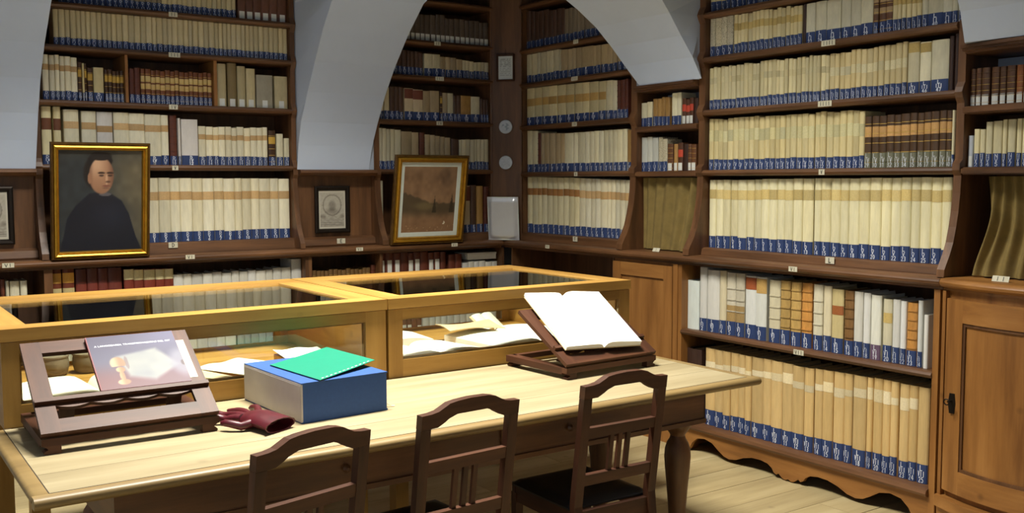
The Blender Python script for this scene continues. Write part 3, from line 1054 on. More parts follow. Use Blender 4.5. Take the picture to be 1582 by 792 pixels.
# ------------------------------------------------------------------ things in the cases
def open_book(label, loc, rotz, w, h, t, cover, page, sag=.012, name='open_book', swell=(1.0, 1.0)):
    """w: width of the open spread, h: height of page, lying on its back"""
    o = thing(name, label, 'book', loc, rotz)
    MB().box(-w / 2 - .004, w / 2 + .004, -h / 2 - .004, h / 2 + .004, 0, .004).build('cover', cover, o)

    def top(s):
        a = abs(s)
        k = swell[0] if s < 0 else swell[1]
        return .005 + t * k * (1 - .25 * a) * (1 - math.exp(-a * 14)) + sag * math.sin(min(1, a) * PI) * .6
    for sg, nm in ((-1, 'left'), (1, 'right')):
        mb_ = MB()
        n_ = 14
        vs = []
        for k_ in range(n_ + 1):
            s = sg * k_ / n_
            x = s * w / 2
            vs += [(x, -h / 2, .0042), (x, -h / 2, top(s)), (x, h / 2, top(s)), (x, h / 2, .0042)]
        fs = []
        for k_ in range(n_):
            for c in range(4):
                c2 = (c + 1) % 4
                fs.append((k_ * 4 + c, k_ * 4 + c2, (k_ + 1) * 4 + c2, (k_ + 1) * 4 + c))
        fs += [(0, 1, 2, 3), (n_ * 4 + 3, n_ * 4 + 2, n_ * 4 + 1, n_ * 4)]
        mb_.add(vs, fs)
        mb_.build('page_block', page, o, True)
    return o


CF = .8005
open_book('open white book lying nearest the glass in the case of open books', (2.17, 3.83, CF), .18, .42, .28, .052, M['oldpaper'], M['paper'])
open_book('open white book behind another in the corner of the case of open books', (2.15, 4.20, CF), -.10, .40, .26, .055, M['oldpaper'], M['paper'])
open_book('large open white book in the middle of the case of open books', (2.74, 3.93, CF), .05, .58, .42, .055, M['maroon'], M['paper'])
mp = tag(MB().grid(lambda s, t: ((s - .5) * .30 + .05 * t, .23 * t - .03 * s, .008 * math.sin(s * 4 + t * 3)), 12, 10, 0, (0, 0, .004)).build('aged_map', M['oldpaper'], None, True), 'aged tan sheet lying across the open white books', 'paper')
mp.location = (2.56, 4.02, CF + .078)
sb = open_book('small brown book propped up at the back of the case of open books', (2.84, 4.36, CF + .042), .5, .16, .12, .012, M['oldpaper'], M['cream'])
sb.rotation_euler = (math.radians(35), 0, .3)
open_book('open book with greenish white pages behind the small bookstand in the glass case', (.80, 3.88, CF), .06, .56, .36, .05, M['oldpaper'], M['cream'])
for k_, (x_, y_, r_, w_, h_, lb, mt) in enumerate([
        (1.36, 3.90, .45, .24, .30, 'pale greenish document lying in the case beside the catalogue', 'cream'),
        (1.175, 3.80, .30, .12, .24, 'yellowed printed sheet lying next to the pale document in the case', 'oldpaper'),
        (1.66, 3.98, -.1, .20, .30, 'white sheet lying behind the teal folder in the case', 'paper')]):
    mb_ = MB().grid(lambda s, t: ((s - .5) * w_, (t - .5) * h_, .003 + .006 * math.sin(s * 5 + k_) ** 2 + .010 * t * (k_ == 2)), 10, 8, 0, (0, 0, .0015))
    o_ = mb_.build('loose_sheet', M[mt], None, True)
    MB().box(-w_ / 2 + .004, w_ / 2 - .004, -h_ / 2 + .004, h_ / 2 - .004, -.0395, .0005).build('support_board', M['shcX'], o_)
    o_.location = (x_, y_, CF + .04)
    o_.rotation_euler = (0, 0, r_)
    tag(o_, lb, 'paper')
for x_, lb in ((.735, 'grey-brown stoneware pot in the glass case, nearer the case end'), (.868, 'grey-brown stoneware pot in the glass case, nearer the catalogue')):
    po = thing('small_pot', lb, 'pot', (x_, 4.40, CF))
    MB().lathe([(.040, 0), (.054, .012), (.060, .04), (.060, .06), (.057, .078), (.050, .078), (.052, .06), (.046, .02), (.0, .02)], 20).build('bowl', M['pot'], po, True)
    MB().lathe([(.0565, .074), (.061, .077), (.061, .083), (.0565, .085), (.050, .083), (.050, .077)], 20).build('rim', M['pot'], po, True)


# ------------------------------------------------------------------ bookstands
def bookstand(label, loc, rotz, w, rise, run, bars):
    """front hinge at local y=0; frame leans back over the base"""
    t = thing('bookstand', label, 'bookstand', loc, rotz)
    fw = .058
    L = math.hypot(rise, run)
    a = math.atan2(rise, run)
    zb = .048
    # base frame with scrolled feet
    dp = .40
    part_ = lambda mb_, nm, mt, sm=False: mb_.build(nm, M[mt], t, sm)
    part_(MB().box(-w / 2 + .0, w / 2, -.012, .02, .026, zb), 'base_rail', 'darkX')
    part_(MB().box(-w / 2 + .03, w / 2 - .03, dp - .03, dp, .026, zb), 'base_rail', 'darkX')
    for s in (-1, 1):
        part_(MB().box(s * (w / 2 - .045), s * w / 2, .02, dp, .020, zb), 'base_side', 'darkY')
        for y_ in (.0, dp - .02):
            pr = [(0, 0), (.045, 0), (.05, .006), (.044, .012), (.036, .014), (.04, .020), (.05, .026), (0, .026)]
            mb_ = MB().prism([(s * (w / 2 - .055 + p), z) for p, z in pr], 'Y', y_ - .012, y_ + .02)
            part_(mb_, 'foot', 'darkX')
    # leaning frame
    fr = thing('leaning_frame', None, None)
    fr.parent = t
    fr.location = (0, -.005, zb + .004)
    fr.rotation_euler = (a, 0, 0)
    bx = lambda x0, x1, y0, y1, z0, z1, nm, mt='darkX': MB().box(x0, x1, y0, y1, z0, z1).build(nm, M[mt], fr)
    bx(-w / 2, -w / 2 + fw, 0, L, 0, .016, 'frame_side', 'darkY')
    bx(w / 2 - fw, w / 2, 0, L, 0, .016, 'frame_side', 'darkY')
    bx(-w / 2 + fw, w / 2 - fw, 0, fw, 0, .016, 'frame_rail')
    bx(-w / 2 + fw, w / 2 - fw, L - fw, L, 0, .016, 'frame_rail')
    yl = L * bars
    bx(-w / 2 + .0, w / 2 - .0, yl - .02, yl - .004, .0165, .030, 'book_ledge')
    mb_ = MB()
    pr = []
    nn_ = 24
    for k_ in range(nn_ + 1):
        x_ = -w / 2 + fw + (w - 2 * fw) * k_ / nn_
        pr.append((x_, yl - .028 - .012 * abs(math.sin(k_ / nn_ * PI * 4))))
    pr += [(w / 2 - fw, yl - .004), (-w / 2 + fw, yl - .004)]
    for i_ in range(nn_):
        q = [pr[i_], pr[i_ + 1], (pr[i_ + 1][0], yl - .004), (pr[i_][0], yl - .004)]
        mb_.add([(x, y, .002) for x, y in q] + [(x, y, .014) for x, y in q], [(3, 2, 1, 0), (4, 5, 6, 7), (0, 1, 5, 4)])
    mb_.build('scalloped_bar', M['darkX'], fr)
    # props behind
    for s in (-1, 1):
        yt = run * bars + .004
        zt = zb + rise * bars
        xs_ = s * (w / 2 - .10)
        mb_ = MB().prism([(yt, zt - .006), (yt + .016, zt + .002), (yt + .05, zb), (yt + .03, zb)], 'X', xs_ - .022, xs_ + .022)
        part_(mb_, 'prop', 'darkZ')
    return t, fr, L, a


st1, fr1, L1, a1 = bookstand('brown wooden bookstand holding the purple catalogue', (.76, 3.205, .7802), -.01, .535, .222, .372, .34)
st2, fr2, L2, a2 = bookstand('brown wooden bookstand holding the open book with white pages', (2.71, 3.195, .7802), .05, .515, .19, .32, .30)

# catalogue on the first stand (leans on the frame, rests on its ledge)
def cover_print(u, v):
    c = mixc((72, 72, 104), (56, 50, 82), v)
    c = mixc(c, (96, 20, 36), ss(.55, .12, v) * (1 - .4 * u))
    c = mixc(c, (104, 104, 140), .55 * ss(.2, 1, u) * ss(.45, .95, v))
    # pale parchment lying across
    e = lambda x0, y0, x1, y1: (x1 - x0) * (v - y0) - (y1 - y0) * (u - x0)
    inside = min(e(.34, .18, .62, .08), e(.62, .08, .95, .34), e(.95, .34, .74, .70), e(.74, .70, .26, .60), e(.26, .60, .34, .18))
    c = mixc(c, mixc((120, 124, 130), (150, 152, 146), vn(u * 9, v * 9)), ss(-.012, .02, inside))
    c = mixc(c, (130, 130, 146), .8 * ell(u, v, 1.0, .38, .16, .26, .4))
    c = mixc(c, (60, 34, 40), .8 * ell(u, v, .99, .36, .025, .05))
    # gilt chalice
    cup = ell(u, v, .26, .46, .085, .12) * (v > .40)
    stem = ell(u, v, .27, .34, .05, .05) + ell(u, v, .27, .22, .028, .10) + ell(u, v, .27, .11, .07, .05)
    g = mixc((150, 104, 62), (206, 180, 132), ss(.30, .20, u))
    c = mixc(c, g, min(1, cup * .9 + stem))
    c = mixc(c, (90, 54, 60), .5 * ell(u, v, .36, .46, .02, .12))
    return tuple(x * .8 for x in c)


cat_ = thing('exhibition_catalogue', 'purple glossy exhibition catalogue with a chalice and parchment on its cover, on the bookstand', 'book', (0, 0, 0))
m4 = Matrix.Translation(Vector(st1.location)) @ Matrix.Rotation(st1.rotation_euler.z, 4, 'Z') @ Matrix.Translation(Vector((0, -.005, .052))) @ Matrix.Rotation(a1, 4, 'X')
cat_.matrix_world = m4 @ Matrix.Translation(Vector((.072, L1 * .34 - .003, .0172)))
W_, H_ = .285, .272
MB().box(-W_ / 2, W_ / 2, 0, H_, 0, .002).build('back_cover', M['maroon'], cat_)
MB().box(-W_ / 2 + .003, W_ / 2 - .002, .002, H_ - .002, .002, .012).build('page_block', M['paper'], cat_)
MB().box(-W_ / 2 - .0015, -W_ / 2 + .002, 0, H_, 0.0, .0145).build('spine', M['maroon'], cat_)
MB().box(-W_ / 2, W_ / 2, 0, H_, .0122, .0138).build('front_cover', M['maroon'], cat_)
pc = picture('cover_print', W_ - .002, H_ - .002, 110, 96, cover_print, M['gloss'], cat_)
pc.rotation_euler = (-PI / 2, 0, 0)
pc.location = (0, .001, .0141)
tc = bpy.data.curves.new('cover_title', 'FONT')
tc.body = 'A LANGOBARDI, TRANSFORMAZIONE DEL 897'
tc.size = .0118
tc.align_x = 'CENTER'
to = bpy.data.objects.new('cover_title', tc)
COL.objects.link(to)
dg = bpy.context.evaluated_depsgraph_get()
tme = bpy.data.meshes.new_from_object(to.evaluated_get(dg))
bpy.data.objects.remove(to)
tme.materials.clear()
tme.materials.append(M['ink'])
to = bpy.data.objects.new('cover_title', tme)
COL.objects.link(to)
to.parent = pc
to.rotation_euler = (PI / 2, 0, 0)
to.location = (.0, -.0004, H_ * .79)
# printed leaflet tucked behind the catalogue
lf = tag(MB().box(-.05, .05, 0, .20, 0, .0007).build('leaflet', M['cream'], None), 'pale printed leaflet tucked between the catalogue and the bookstand', 'leaflet')
lf.matrix_world = m4 @ Matrix.Translation(Vector((.196, L1 * .34 + .03, .0162)))

# open book on the second stand
ob = thing('open_book', 'large open book with white pages on the bookstand', 'book', (0, 0, 0))
m5 = Matrix.Translation(Vector(st2.location)) @ Matrix.Rotation(st2.rotation_euler.z, 4, 'Z') @ Matrix.Translation(Vector((0, -.005, .052))) @ Matrix.Rotation(a2, 4, 'X')
ob.matrix_world = m5 @ Matrix.Translation(Vector((-.015, L2 * .30 - .012 + .02, .0312))) @ Matrix.Rotation(math.radians(-5), 4, 'Z')
W_, H_ = .40, .37
MB().box(-W_ / 2 - .004, W_ / 2 + .004, -.07, H_ - .07, 0, .003).build('cover', M['oldpaper'], ob)
for sg in (-1, 1):
    n_ = 14
    vs = []
    for k_ in range(n_ + 1):
        a_ = k_ / n_
        x = sg * a_ * W_ / 2
        zt = .003 + (.030 if sg > 0 else .022) * (1 - .3 * a_) * (1 - math.exp(-a_ * 16))
        e = .012 * a_ if sg < 0 else 0
        vs += [(x, -.068, .0032), (x, -.068, zt), (x, H_ - .072 + e, zt), (x, H_ - .072 + e, .0032)]
    fs = []
    for k_ in range(n_):
        for c in range(4):
            fs.append((k_ * 4 + c, k_ * 4 + (c + 1) % 4, (k_ + 1) * 4 + (c + 1) % 4, (k_ + 1) * 4 + c))
    fs += [(0, 1, 2, 3), (n_ * 4 + 3, n_ * 4 + 2, n_ * 4 + 1, n_ * 4)]
    MB().add(vs, fs).build('page_block', M['paper'], ob, True)

# ------------------------------------------------------------------ blue box file, teal folder, glove
bxf = thing('box_file', 'large blue box file with a pale grey spine lying on the table', 'box file', (1.282, 3.113, .7802), .06)
BW, BD, BH = .335, .475, .138
MB().box(0, BW, 0, BD, 0, .005).build('bottom_board', M['bluebox'], bxf)
MB().box(0, BW, 0, BD, BH - .005, BH).build('top_board', M['bluebox'], bxf)
MB().box(.005, BW - .004, .0, .005, .005, BH - .005).build('front_wall', M['bluebox'], bxf)
MB().box(.005, BW - .004, BD - .005, BD, .005, BH - .005).build('back_wall', M['bluebox'], bxf)
MB().box(BW - .008, BW - .003, .005, BD - .005, .005, BH - .005).build('end_wall', M['bluebox'], bxf)
MB().box(-.001, .005, .0, BD, .004, BH - .004).build('spine_panel', M['spine'], bxf)
MB().box(-.0022, -.0012, .006, BD - .006, .008, BH - .010).build('spine_paper', M['spine'], bxf)
rb2 = MB().grid(lambda s, t: (BW - .004 + .05 * s, .05 - .02 * s + (t - .5) * .008, .017 + .004 * math.sin(s * 6) - .012 * s), 10, 1, 0, (0, 0, .0008))
rb2.build('tie_ribbon', M['spine'], bxf)
ZT = .7802 + BH
fo = thing('card_folder', 'teal card folder lying on the blue box file', 'folder', (1.35, 3.10, ZT))
FA, FB, FC, FD = (1.312, 3.478), (1.605, 3.63), (1.632, 3.262), (1.348, 3.108)


def fold_sheet(zf, th, ins=0.0):
    def fn(s, t):
        a = [(FD[i] * (1 - s) + FC[i] * s) * (1 - t) + (FA[i] * (1 - s) + FB[i] * s) * t for i in (0, 1)]
        return (a[0] - ins * s, a[1], zf(s, t))
    return MB().grid(fn, 10, 8, 0, (0, 0, th))


part(fold_sheet(lambda s, t: ZT + .0008, .0012, .03), 'lower_flap', M['navy'], fo)
part(fold_sheet(lambda s, t: ZT + .004 + .016 * s ** 1.3, .0014), 'upper_flap', M['teal'], fo)
mb_ = MB()
for k_ in range(12):
    s = .06 + .9 * k_ / 12
    for a_, b_ in ((s, s + .035),):
        z1_, z2_ = [ZT + .0058 + .016 * q ** 1.3 for q in (a_, b_)]
        f_ = lambda s, t: [(FD[i] * (1 - s) + FC[i] * s) * (1 - t) + (FA[i] * (1 - s) + FB[i] * s) * t for i in (0, 1)]
        p0, p1, p2, p3 = f_(a_, .03), f_(b_, .03), f_(b_, .045), f_(a_, .045)
        mb_.add([(p0[0], p0[1], z1_), (p1[0], p1[1], z2_), (p2[0], p2[1], z2_), (p3[0], p3[1], z1_)], [(0, 1, 2, 3)])
part(mb_, 'edge_dashes', M['whitelab'], fo)['kind'] = 'stuff'

# crumpled maroon leather glove
gl = thing('leather_glove', 'crumpled maroon leather glove lying beside the blue box file', 'glove', (1.14, 3.19, .7802))
gz = .7802


def blob(rings, seg=14):
    """rings: (centre, half width vector, half height)"""
    mb_ = MB()
    vs, fs = [], []
    for c, wv, h_ in rings:
        c, wv = Vector(c), Vector(wv)
        for k_ in range(seg):
            a_ = 2 * PI * k_ / seg
            p = c + wv * math.cos(a_) + Vector((0, 0, h_)) * math.sin(a_)
            p.z = max(p.z, gz + .0012)
            vs.append(tuple(p))
    for i_ in range(len(rings) - 1):
        for k_ in range(seg):
            k2 = (k_ + 1) % seg
            fs.append((i_ * seg + k_, i_ * seg + k2, (i_ + 1) * seg + k2, (i_ + 1) * seg + k_))
    fs += [tuple(range(seg - 1, -1, -1)), tuple((len(rings) - 1) * seg + k_ for k_ in range(seg))]
    return mb_.add(vs, fs)


wv = Vector((.05, .028, 0))
part(blob([((1.172, 3.105, gz + .024), Vector((.03, .02, 0)), .010), ((1.180, 3.085, gz + .023), Vector((.05, .024, 0)), .017), ((1.1855, 3.060, gz + .022), Vector((.058, .028, 0)), .019), ((1.186, 3.058, gz + .022), Vector((.064, .031, 0)), .0225), ((1.183, 3.075, gz + .024), Vector((.058, .03, 0)), .024), ((1.170, 3.11, gz + .027), Vector((.052, .034, 0)), .026), ((1.158, 3.15, gz + .028), Vector((.05, .036, 0)), .028),
           ((1.146, 3.19, gz + .026), Vector((.046, .036, 0)), .025), ((1.135, 3.225, gz + .022), Vector((.040, .034, 0)), .020), ((1.13, 3.245, gz + .018), Vector((.03, .028, 0)), .014)]), 'palm', M['glove'], gl, True)
fing = [[(1.165, 3.21), (1.19, 3.27), (1.205, 3.33), (1.195, 3.375)], [(1.145, 3.22), (1.145, 3.28), (1.135, 3.335), (1.115, 3.37)], [(1.125, 3.215), (1.105, 3.265), (1.085, 3.31), (1.06, 3.335)],
        [(1.105, 3.20), (1.08, 3.235), (1.06, 3.265), (1.035, 3.275)], [(1.125, 3.13), (1.085, 3.135), (1.055, 3.155), (1.03, 3.185)]]
for i_, f_ in enumerate(fing):
    n_ = 9
    pts, rr = [], []
    for k_ in range(n_):
        t_ = k_ / (n_ - 1) * (len(f_) - 1)
        a_ = min(int(t_), len(f_) - 2)
        q = t_ - a_
        x = f_[a_][0] * (1 - q) + f_[a_ + 1][0] * q
        y = f_[a_][1] * (1 - q) + f_[a_ + 1][1] * q
        r_ = .0155 - .004 * k_ / (n_ - 1)
        if k_ == n_ - 1: r_ = .005
        zz_ = gz + .0015 + .015 + .010 * abs(math.sin(k_ / (n_ - 1) * PI + i_ * .5))
        pts.append((x, y, zz_))
        rr.append(r_)
    part(MB().tube(pts, rr, 10), 'thumb' if i_ == 4 else 'finger', M['glove'], gl, True)

# ------------------------------------------------------------------ chairs
def chair(label, loc, rotz):
    t = thing('dining_chair', label, 'chair', loc, rotz, 'dark wooden chairs along the table')
    w = .375
    top, ys_, yt = .892, -.20, -.262
    yb = lambda z: ys_ + (yt - ys_) * max(0, (z - .45) / (top - .45)) - (.05 * (1 - z / .45) if z < .45 else 0)
    pw = .036
    for s in (-1, 1):
        mb_ = MB()
        zs_ = [0, .22, .45, .60, .75, top - .046]
        vs = []
        for z in zs_:
            wd = pw * (.8 if z < .1 else 1)
            x0, x1 = s * (w / 2 - wd), s * w / 2
            vs += [(x0, yb(z) - .014, z), (x1, yb(z) - .014, z), (x1, yb(z) + .014, z), (x0, yb(z) + .014, z)]
        fs = []
        for i_ in range(len(zs_) - 1):
            for c in range(4):
                fs.append((i_ * 4 + c, i_ * 4 + (c + 1) % 4, (i_ + 1) * 4 + (c + 1) % 4, (i_ + 1) * 4 + c))
        fs += [(0, 1, 2, 3), tuple(len(vs) - 4 + c for c in range(4))]
        mb_.add(vs, fs)
        mb_.build('back_post', M['darkZ'], t)
        mb_ = MB()
        xo = s * (w / 2 - .005)
        mb_.add([(xo - s * .024, .17, 0), (xo, .17, 0), (xo, .194, 0), (xo - s * .024, .194, 0), (xo - s * .034, .16, .405), (xo, .16, .405), (xo, .194, .405), (xo - s * .034, .194, .405)],
                [(0, 1, 2, 3), (4, 5, 6, 7), (0, 1, 5, 4), (1, 2, 6, 5), (2, 3, 7, 6), (3, 0, 4, 7)])
        mb_.build('front_leg', M['darkZ'], t)
        MB().box(s * (w / 2 - .03), s * (w / 2 - .008), -.175, .165, .14, .165).build('stretcher', M['darkY'], t)
    # arched top rail with shoulders
    hw = w / 2
    up = [(-hw, .0), (-hw + .035, .002), (-hw + .06, .008), (-hw + .085, .024), (-hw + .10, .034), (-hw + .13, .040), (-hw + .18, .044), (hw - .13, .042), (hw - .10, .034), (hw - .085, .024), (hw - .06, .008), (hw - .035, .002), (hw, .0)]
    mb_ = MB()
    lo = lambda x: max(-.045, -.045 + (.034 if abs(x) < .06 else .034 * (1 - ss(.06, .135, abs(x)))))
    n_ = len(up)
    vs = []
    for x, dz in up:
        for zz_ in (top + dz * .78, top - .0 + lo(x) + .0):
            for dy in (-.015, .015):
                vs.append((x, yb(min(zz_, .95)) + dy, zz_))
    fs = []
    for i_ in range(n_ - 1):
        a_, b_ = i_ * 4, (i_ + 1) * 4
        fs += [(a_, b_, b_ + 1, a_ + 1), (a_ + 2, a_ + 3, b_ + 3, b_ + 2), (a_, a_ + 2, b_ + 2, b_), (a_ + 1, b_ + 1, b_ + 3, a_ + 3)]
    fs += [(0, 1, 3, 2), (n_ * 4 - 4, n_ * 4 - 2, n_ * 4 - 1, n_ * 4 - 3)]
    mb_.add(vs, fs)
    mb_.build('top_rail', M['darkX'], t)

    def rail(z0, z1, nm, th=.012):
        mb2 = MB()
        x0 = -hw + pw
        vs = [(x, yb(z) + dy, z) for z in (z0, z1) for x, dy in ((x0, -th), (-x0, -th), (-x0, th), (x0, th))]
        mb2.add(vs, [(0, 1, 2, 3), (4, 5, 6, 7), (0, 1, 5, 4), (1, 2, 6, 5), (2, 3, 7, 6), (3, 0, 4, 7)])
        mb2.build(nm, M['darkX'], t)
    rail(.70, .738, 'middle_rail')
    rail(.525, .565, 'lower_rail')
    for x in (-.038, 0, .038):
        vs = [(x + dx, yb(z) + dy, z) for z in (.565, .70) for dx, dy in ((-.009, -.006), (.009, -.006), (.009, .006), (-.009, .006))]
        MB().add(vs, [(0, 1, 2, 3), (4, 5, 6, 7), (0, 1, 5, 4), (1, 2, 6, 5), (2, 3, 7, 6), (3, 0, 4, 7)]).build('slat', M['darkZ'], t)
    MB().box(-hw + .006, hw - .006, .172, .19, .37, .43).build('seat_rail', M['darkX'], t)
    MB().box(-hw + pw, hw - pw, -.21, -.19, .37, .43).build('seat_rail', M['darkX'], t)
    for s in (-1, 1):
        MB().box(s * (hw - .03), s * (hw - .008), -.185, .172, .37, .43).build('seat_rail', M['darkY'], t)
    sw = hw - .002

    def seat(s, q):
        e = min(s, 1 - s, q, 1 - q)
        return (-sw + 2 * sw * s, -.183 + .385 * q, .438 + .018 * min(1, e * 9) ** .5)
    MB().grid(seat, 14, 14, 0, (0, 0, -.006)).build('seat_pad', M['seat'], t, True)
    return t


chair('dark wooden chair with arched back in front of the bookstand holding white pages', (2.295, 2.885, 0), -.02)
chair('dark wooden chair with arched back between the other two chairs', (1.605, 2.852, 0), .07)
chair('dark wooden chair with arched back in front of the maroon glove', (1.00, 2.745, 0), .22)


# ------------------------------------------------------------------ pictures and small things on the ledge
def lean(o, deg):
    o.rotation_euler = (-math.radians(deg), 0, o.rotation_euler.z)


def portrait(u, v):
    c = mixc((44, 50, 54), (104, 94, 72), ss(.30, .95, u) * (.55 + .45 * v))
    c = mixc(c, (56, 56, 52), .6 * ss(.8, 1, v))
    c = tuple(x * (.9 + .2 * vn(u * 14, v * 16)) for x in c)
    # cassock: sloping shoulders, far one lower
    pts_ = [(0, 0), (.05, .16), (.09, .32), (.19, .45), (.36, .575), (.61, .575), (.75, .50), (.84, .37), (.93, .13), (1, 0)]
    sh = 0
    for (ua_, va_), (ub_, vb_) in zip(pts_, pts_[1:]):
        if ua_ <= u <= ub_:
            sh = va_ + (vb_ - va_) * (u - ua_) / (ub_ - ua_)
    c = mixc(c, (20, 25, 38), ss(sh + .012, sh - .012, v))
    c = mixc(c, (32, 38, 54), .6 * ell(u, v, .62, .36, .20, .12, .9))
    # collar
    c = mixc(c, (24, 28, 40), ell(u, v, .50, .53, .15, .06))
    c = mixc(c, (104, 100, 104), .8 * ell(u, v, .55, .565, .075, .018))
    # hair and skull cap behind the face
    c = mixc(c, (32, 28, 27), ell(u, v, .455, .78, .165, .175, .08))
    c = mixc(c, (25, 23, 26), ell(u, v, .49, .90, .15, .075, .08))
    # face
    f = ell(u, v, .505, .75, .150, .180, .06)
    skin = mixc((158, 116, 88), (196, 156, 124), ss(.62, .46, u) * ss(.66, .86, v))
    skin = mixc(skin, (112, 76, 58), ss(.565, .67, u))
    skin = mixc(skin, (136, 98, 74), ss(.68, .57, v) * .7)
    skin = mixc(skin, (122, 86, 66), .8 * ss(.42, .36, u))
    c = mixc(c, skin, f)
    c = mixc(c, (150, 108, 82), ell(u, v, .365, .725, .026, .055))
    c = mixc(c, (30, 27, 28), ell(u, v, .50, .945, .13, .045, .1))
    for ex in (.505, .61):
        c = mixc(c, (60, 42, 34), ell(u, v, ex, .778, .044, .011, .3))
        c = mixc(c, (62, 42, 36), .9 * ell(u, v, ex, .752, .030, .010, .3))
    c = mixc(c, (204, 164, 132), .75 * ell(u, v, .568, .712, .014, .055, .4))
    c = mixc(c, (84, 56, 44), .85 * ell(u, v, .585, .69, .032, .010, .4))
    c = mixc(c, (112, 62, 54), .9 * ell(u, v, .565, .648, .052, .008, .3))
    c = mixc(c, (96, 66, 52), .5 * ell(u, v, .555, .628, .04, .010, .4))
    return c


def gilt_frame(name, label, cat, loc, w, h, bw, deg, fn, nx, ny, mount=0.0, rot=0.0, dark_inner=True):
    t = thing(name, label, cat, loc, rot)
    lean(t, deg)
    MB().box(-w / 2 + .006, w / 2 - .006, .0, .012, .006, h - .006).build('backing_board', M['caseX'], t)
    prof = [(0, -.002), (0, .016), (bw * .12, .024), (bw * .24, .024), (bw * .30, .018)]
    fr_ = frame_molding(w, h, prof).build('frame', M['golddark'], t)
    frame_molding(w, h, [(bw * .30, .018), (bw * .40, .030), (bw * .55, .034), (bw * .68, .030), (bw * .76, .020), (bw * .82, .020), (bw * .9, .024), (bw, .006)]).build('gilt_moulding', M['gold'], fr_)
    iw, ih = w - 2 * bw, h - 2 * bw
    if mount:
        mo = frame_molding(iw + .004, ih + .004, [(0, .004), (mount + .002, .004), (mount + .003, .002)]).build('mount_board', M['mount'], t)
        mo.location.z = bw - .002
    p = picture('picture_sheet', iw - 2 * mount, ih - 2 * mount, nx, ny, fn, M['paint'], t, -.002)
    p.location.z = bw + mount
    return t


gilt_frame('portrait_painting', 'gilt framed painted portrait of a figure in black robes standing on the ledge', 'painting', (1.287, 6.052, ZCT + .001), .535, .665, .045, -8, portrait, 110, 136)


def landscape(u, v):
    n_ = vn(u * 7, v * 7) * .6 + vn(u * 19, v * 17) * .4
    c = mixc((112, 84, 60), (158, 124, 92), n_)
    c = mixc(c, (136, 100, 70), .6 * ss(.35, .0, v))
    ridge = .60 - .30 * u if u < .5 else .45 - .02 * u
    ridge += .03 * vn(u * 22, 3)
    c = mixc(c, (66, 58, 42), .75 * ss(ridge + .015, ridge - .02, v) * ss(.18, .36, v))
    c = mixc(c, (120, 104, 70), .7 * ell(u, v, .42, .40, .18, .06, .6))
    for tx, th_ in ((.60, .56), (.93, .60)):
        c = mixc(c, (52, 44, 32), .8 * (1 if abs(u - tx) < .035 * max(0, (th_ - v) / .22) and v > .30 else 0))
    c = mixc(c, (70, 54, 42), .55 * ell(u, v, .80, .84, .14, .16, .6) * vn(u * 12, v * 8))
    if v < .11 and vn(u * 60, v * 70) > .84: c = (170, 140, 108)
    if math.hypot(u - .79, (v - .14) * 1.1) < .03 and vn(u * 50, v * 40) > .45: c = (216, 206, 180)
    return c


gilt_frame('landscape_picture', 'gold framed brown landscape drawing with a white mount leaning on the ledge', 'picture', (3.44, 6.052, ZCT + .001), .58, .62, .052, -9, landscape, 110, 116, .028)


def engraving(u, v):
    c = (196, 190, 172)
    if min(u, 1 - u, v, 1 - v) < .05: return c
    g = .10 + .10 * vn(u * 30, v * 34)
    d_ = math.hypot((u - .5) / .34, (v - .62) / .27)
    if .93 < d_ < 1.06: g += .3
    g += .30 * ell(u, v, .5, .60, .13, .13, .5) + .25 * ell(u, v, .5, .45, .24, .08, .6)
    if v < .34: g += .22 * vn(u * 14, v * 40)
    if v < .16 and int(v * 60) % 3 == 0: g += .3
    g += .3 * ell(u, v, .14, .33, .10, .05, .7) + .25 * ell(u, v, .88, .33, .09, .05, .7)
    return mixc(c, (70, 62, 54), min(.85, g))


def black_frame(label, loc, w, h, bw, fn, rot=0.0, nx=50, ny=64):
    t = thing('framed_engraving', label, 'picture', loc, rot)
    MB().box(-w / 2 + .003, w / 2 - .003, 0, .008, .003, h - .003).build('backing_board', M['caseX'], t)
    frame_molding(w, h, [(0, .0), (0, .014), (bw * .3, .018), (bw * .7, .016), (bw, .004)]).build('frame', M['darkZ'] if bw < .02 else M['iron'], t)
    p = picture('print_sheet', w - 2 * bw, h - 2 * bw, nx, ny, fn, M['print'], t, -.002)
    p.location.z = bw
    return t


black_frame('small black framed engraving on the niche panel beside the landscape picture', (2.80, YL + .034, 1.243), .252, .315, .03, engraving)
black_frame('black framed engraving on the niche panel at the edge of the portrait bookcase', (.735, YL + .034, 1.243), .252, .325, .03, engraving)
note = lambda u, v: mixc((206, 212, 212), (120, 124, 128), .55 * (1 if (int(v * 26) % 2 == 0 and .12 < u < .88 and .1 < v < .9 and vn(u * 20, v * 26) > .4) else 0))
pp = pil_mid - nn * .010
q = pp - nn * .0
black_frame('small framed notice hanging high on the corner pilaster', (q.x, q.y, 2.315), .135, .195, .014, note, pil_rot, 30, 40)
MB().tube([(q.x, q.y, 2.51), (q.x, q.y, 2.545)], .0015, 5).build('hook', M['iron'], None)
hk = bpy.data.objects['hook']
hk.parent = [o for o in bpy.data.objects if o.name.startswith('framed_engraving')][-1]
hk.matrix_parent_inverse = (Matrix.Translation(hk.parent.location) @ Matrix.Rotation(pil_rot, 4, 'Z')).inverted()


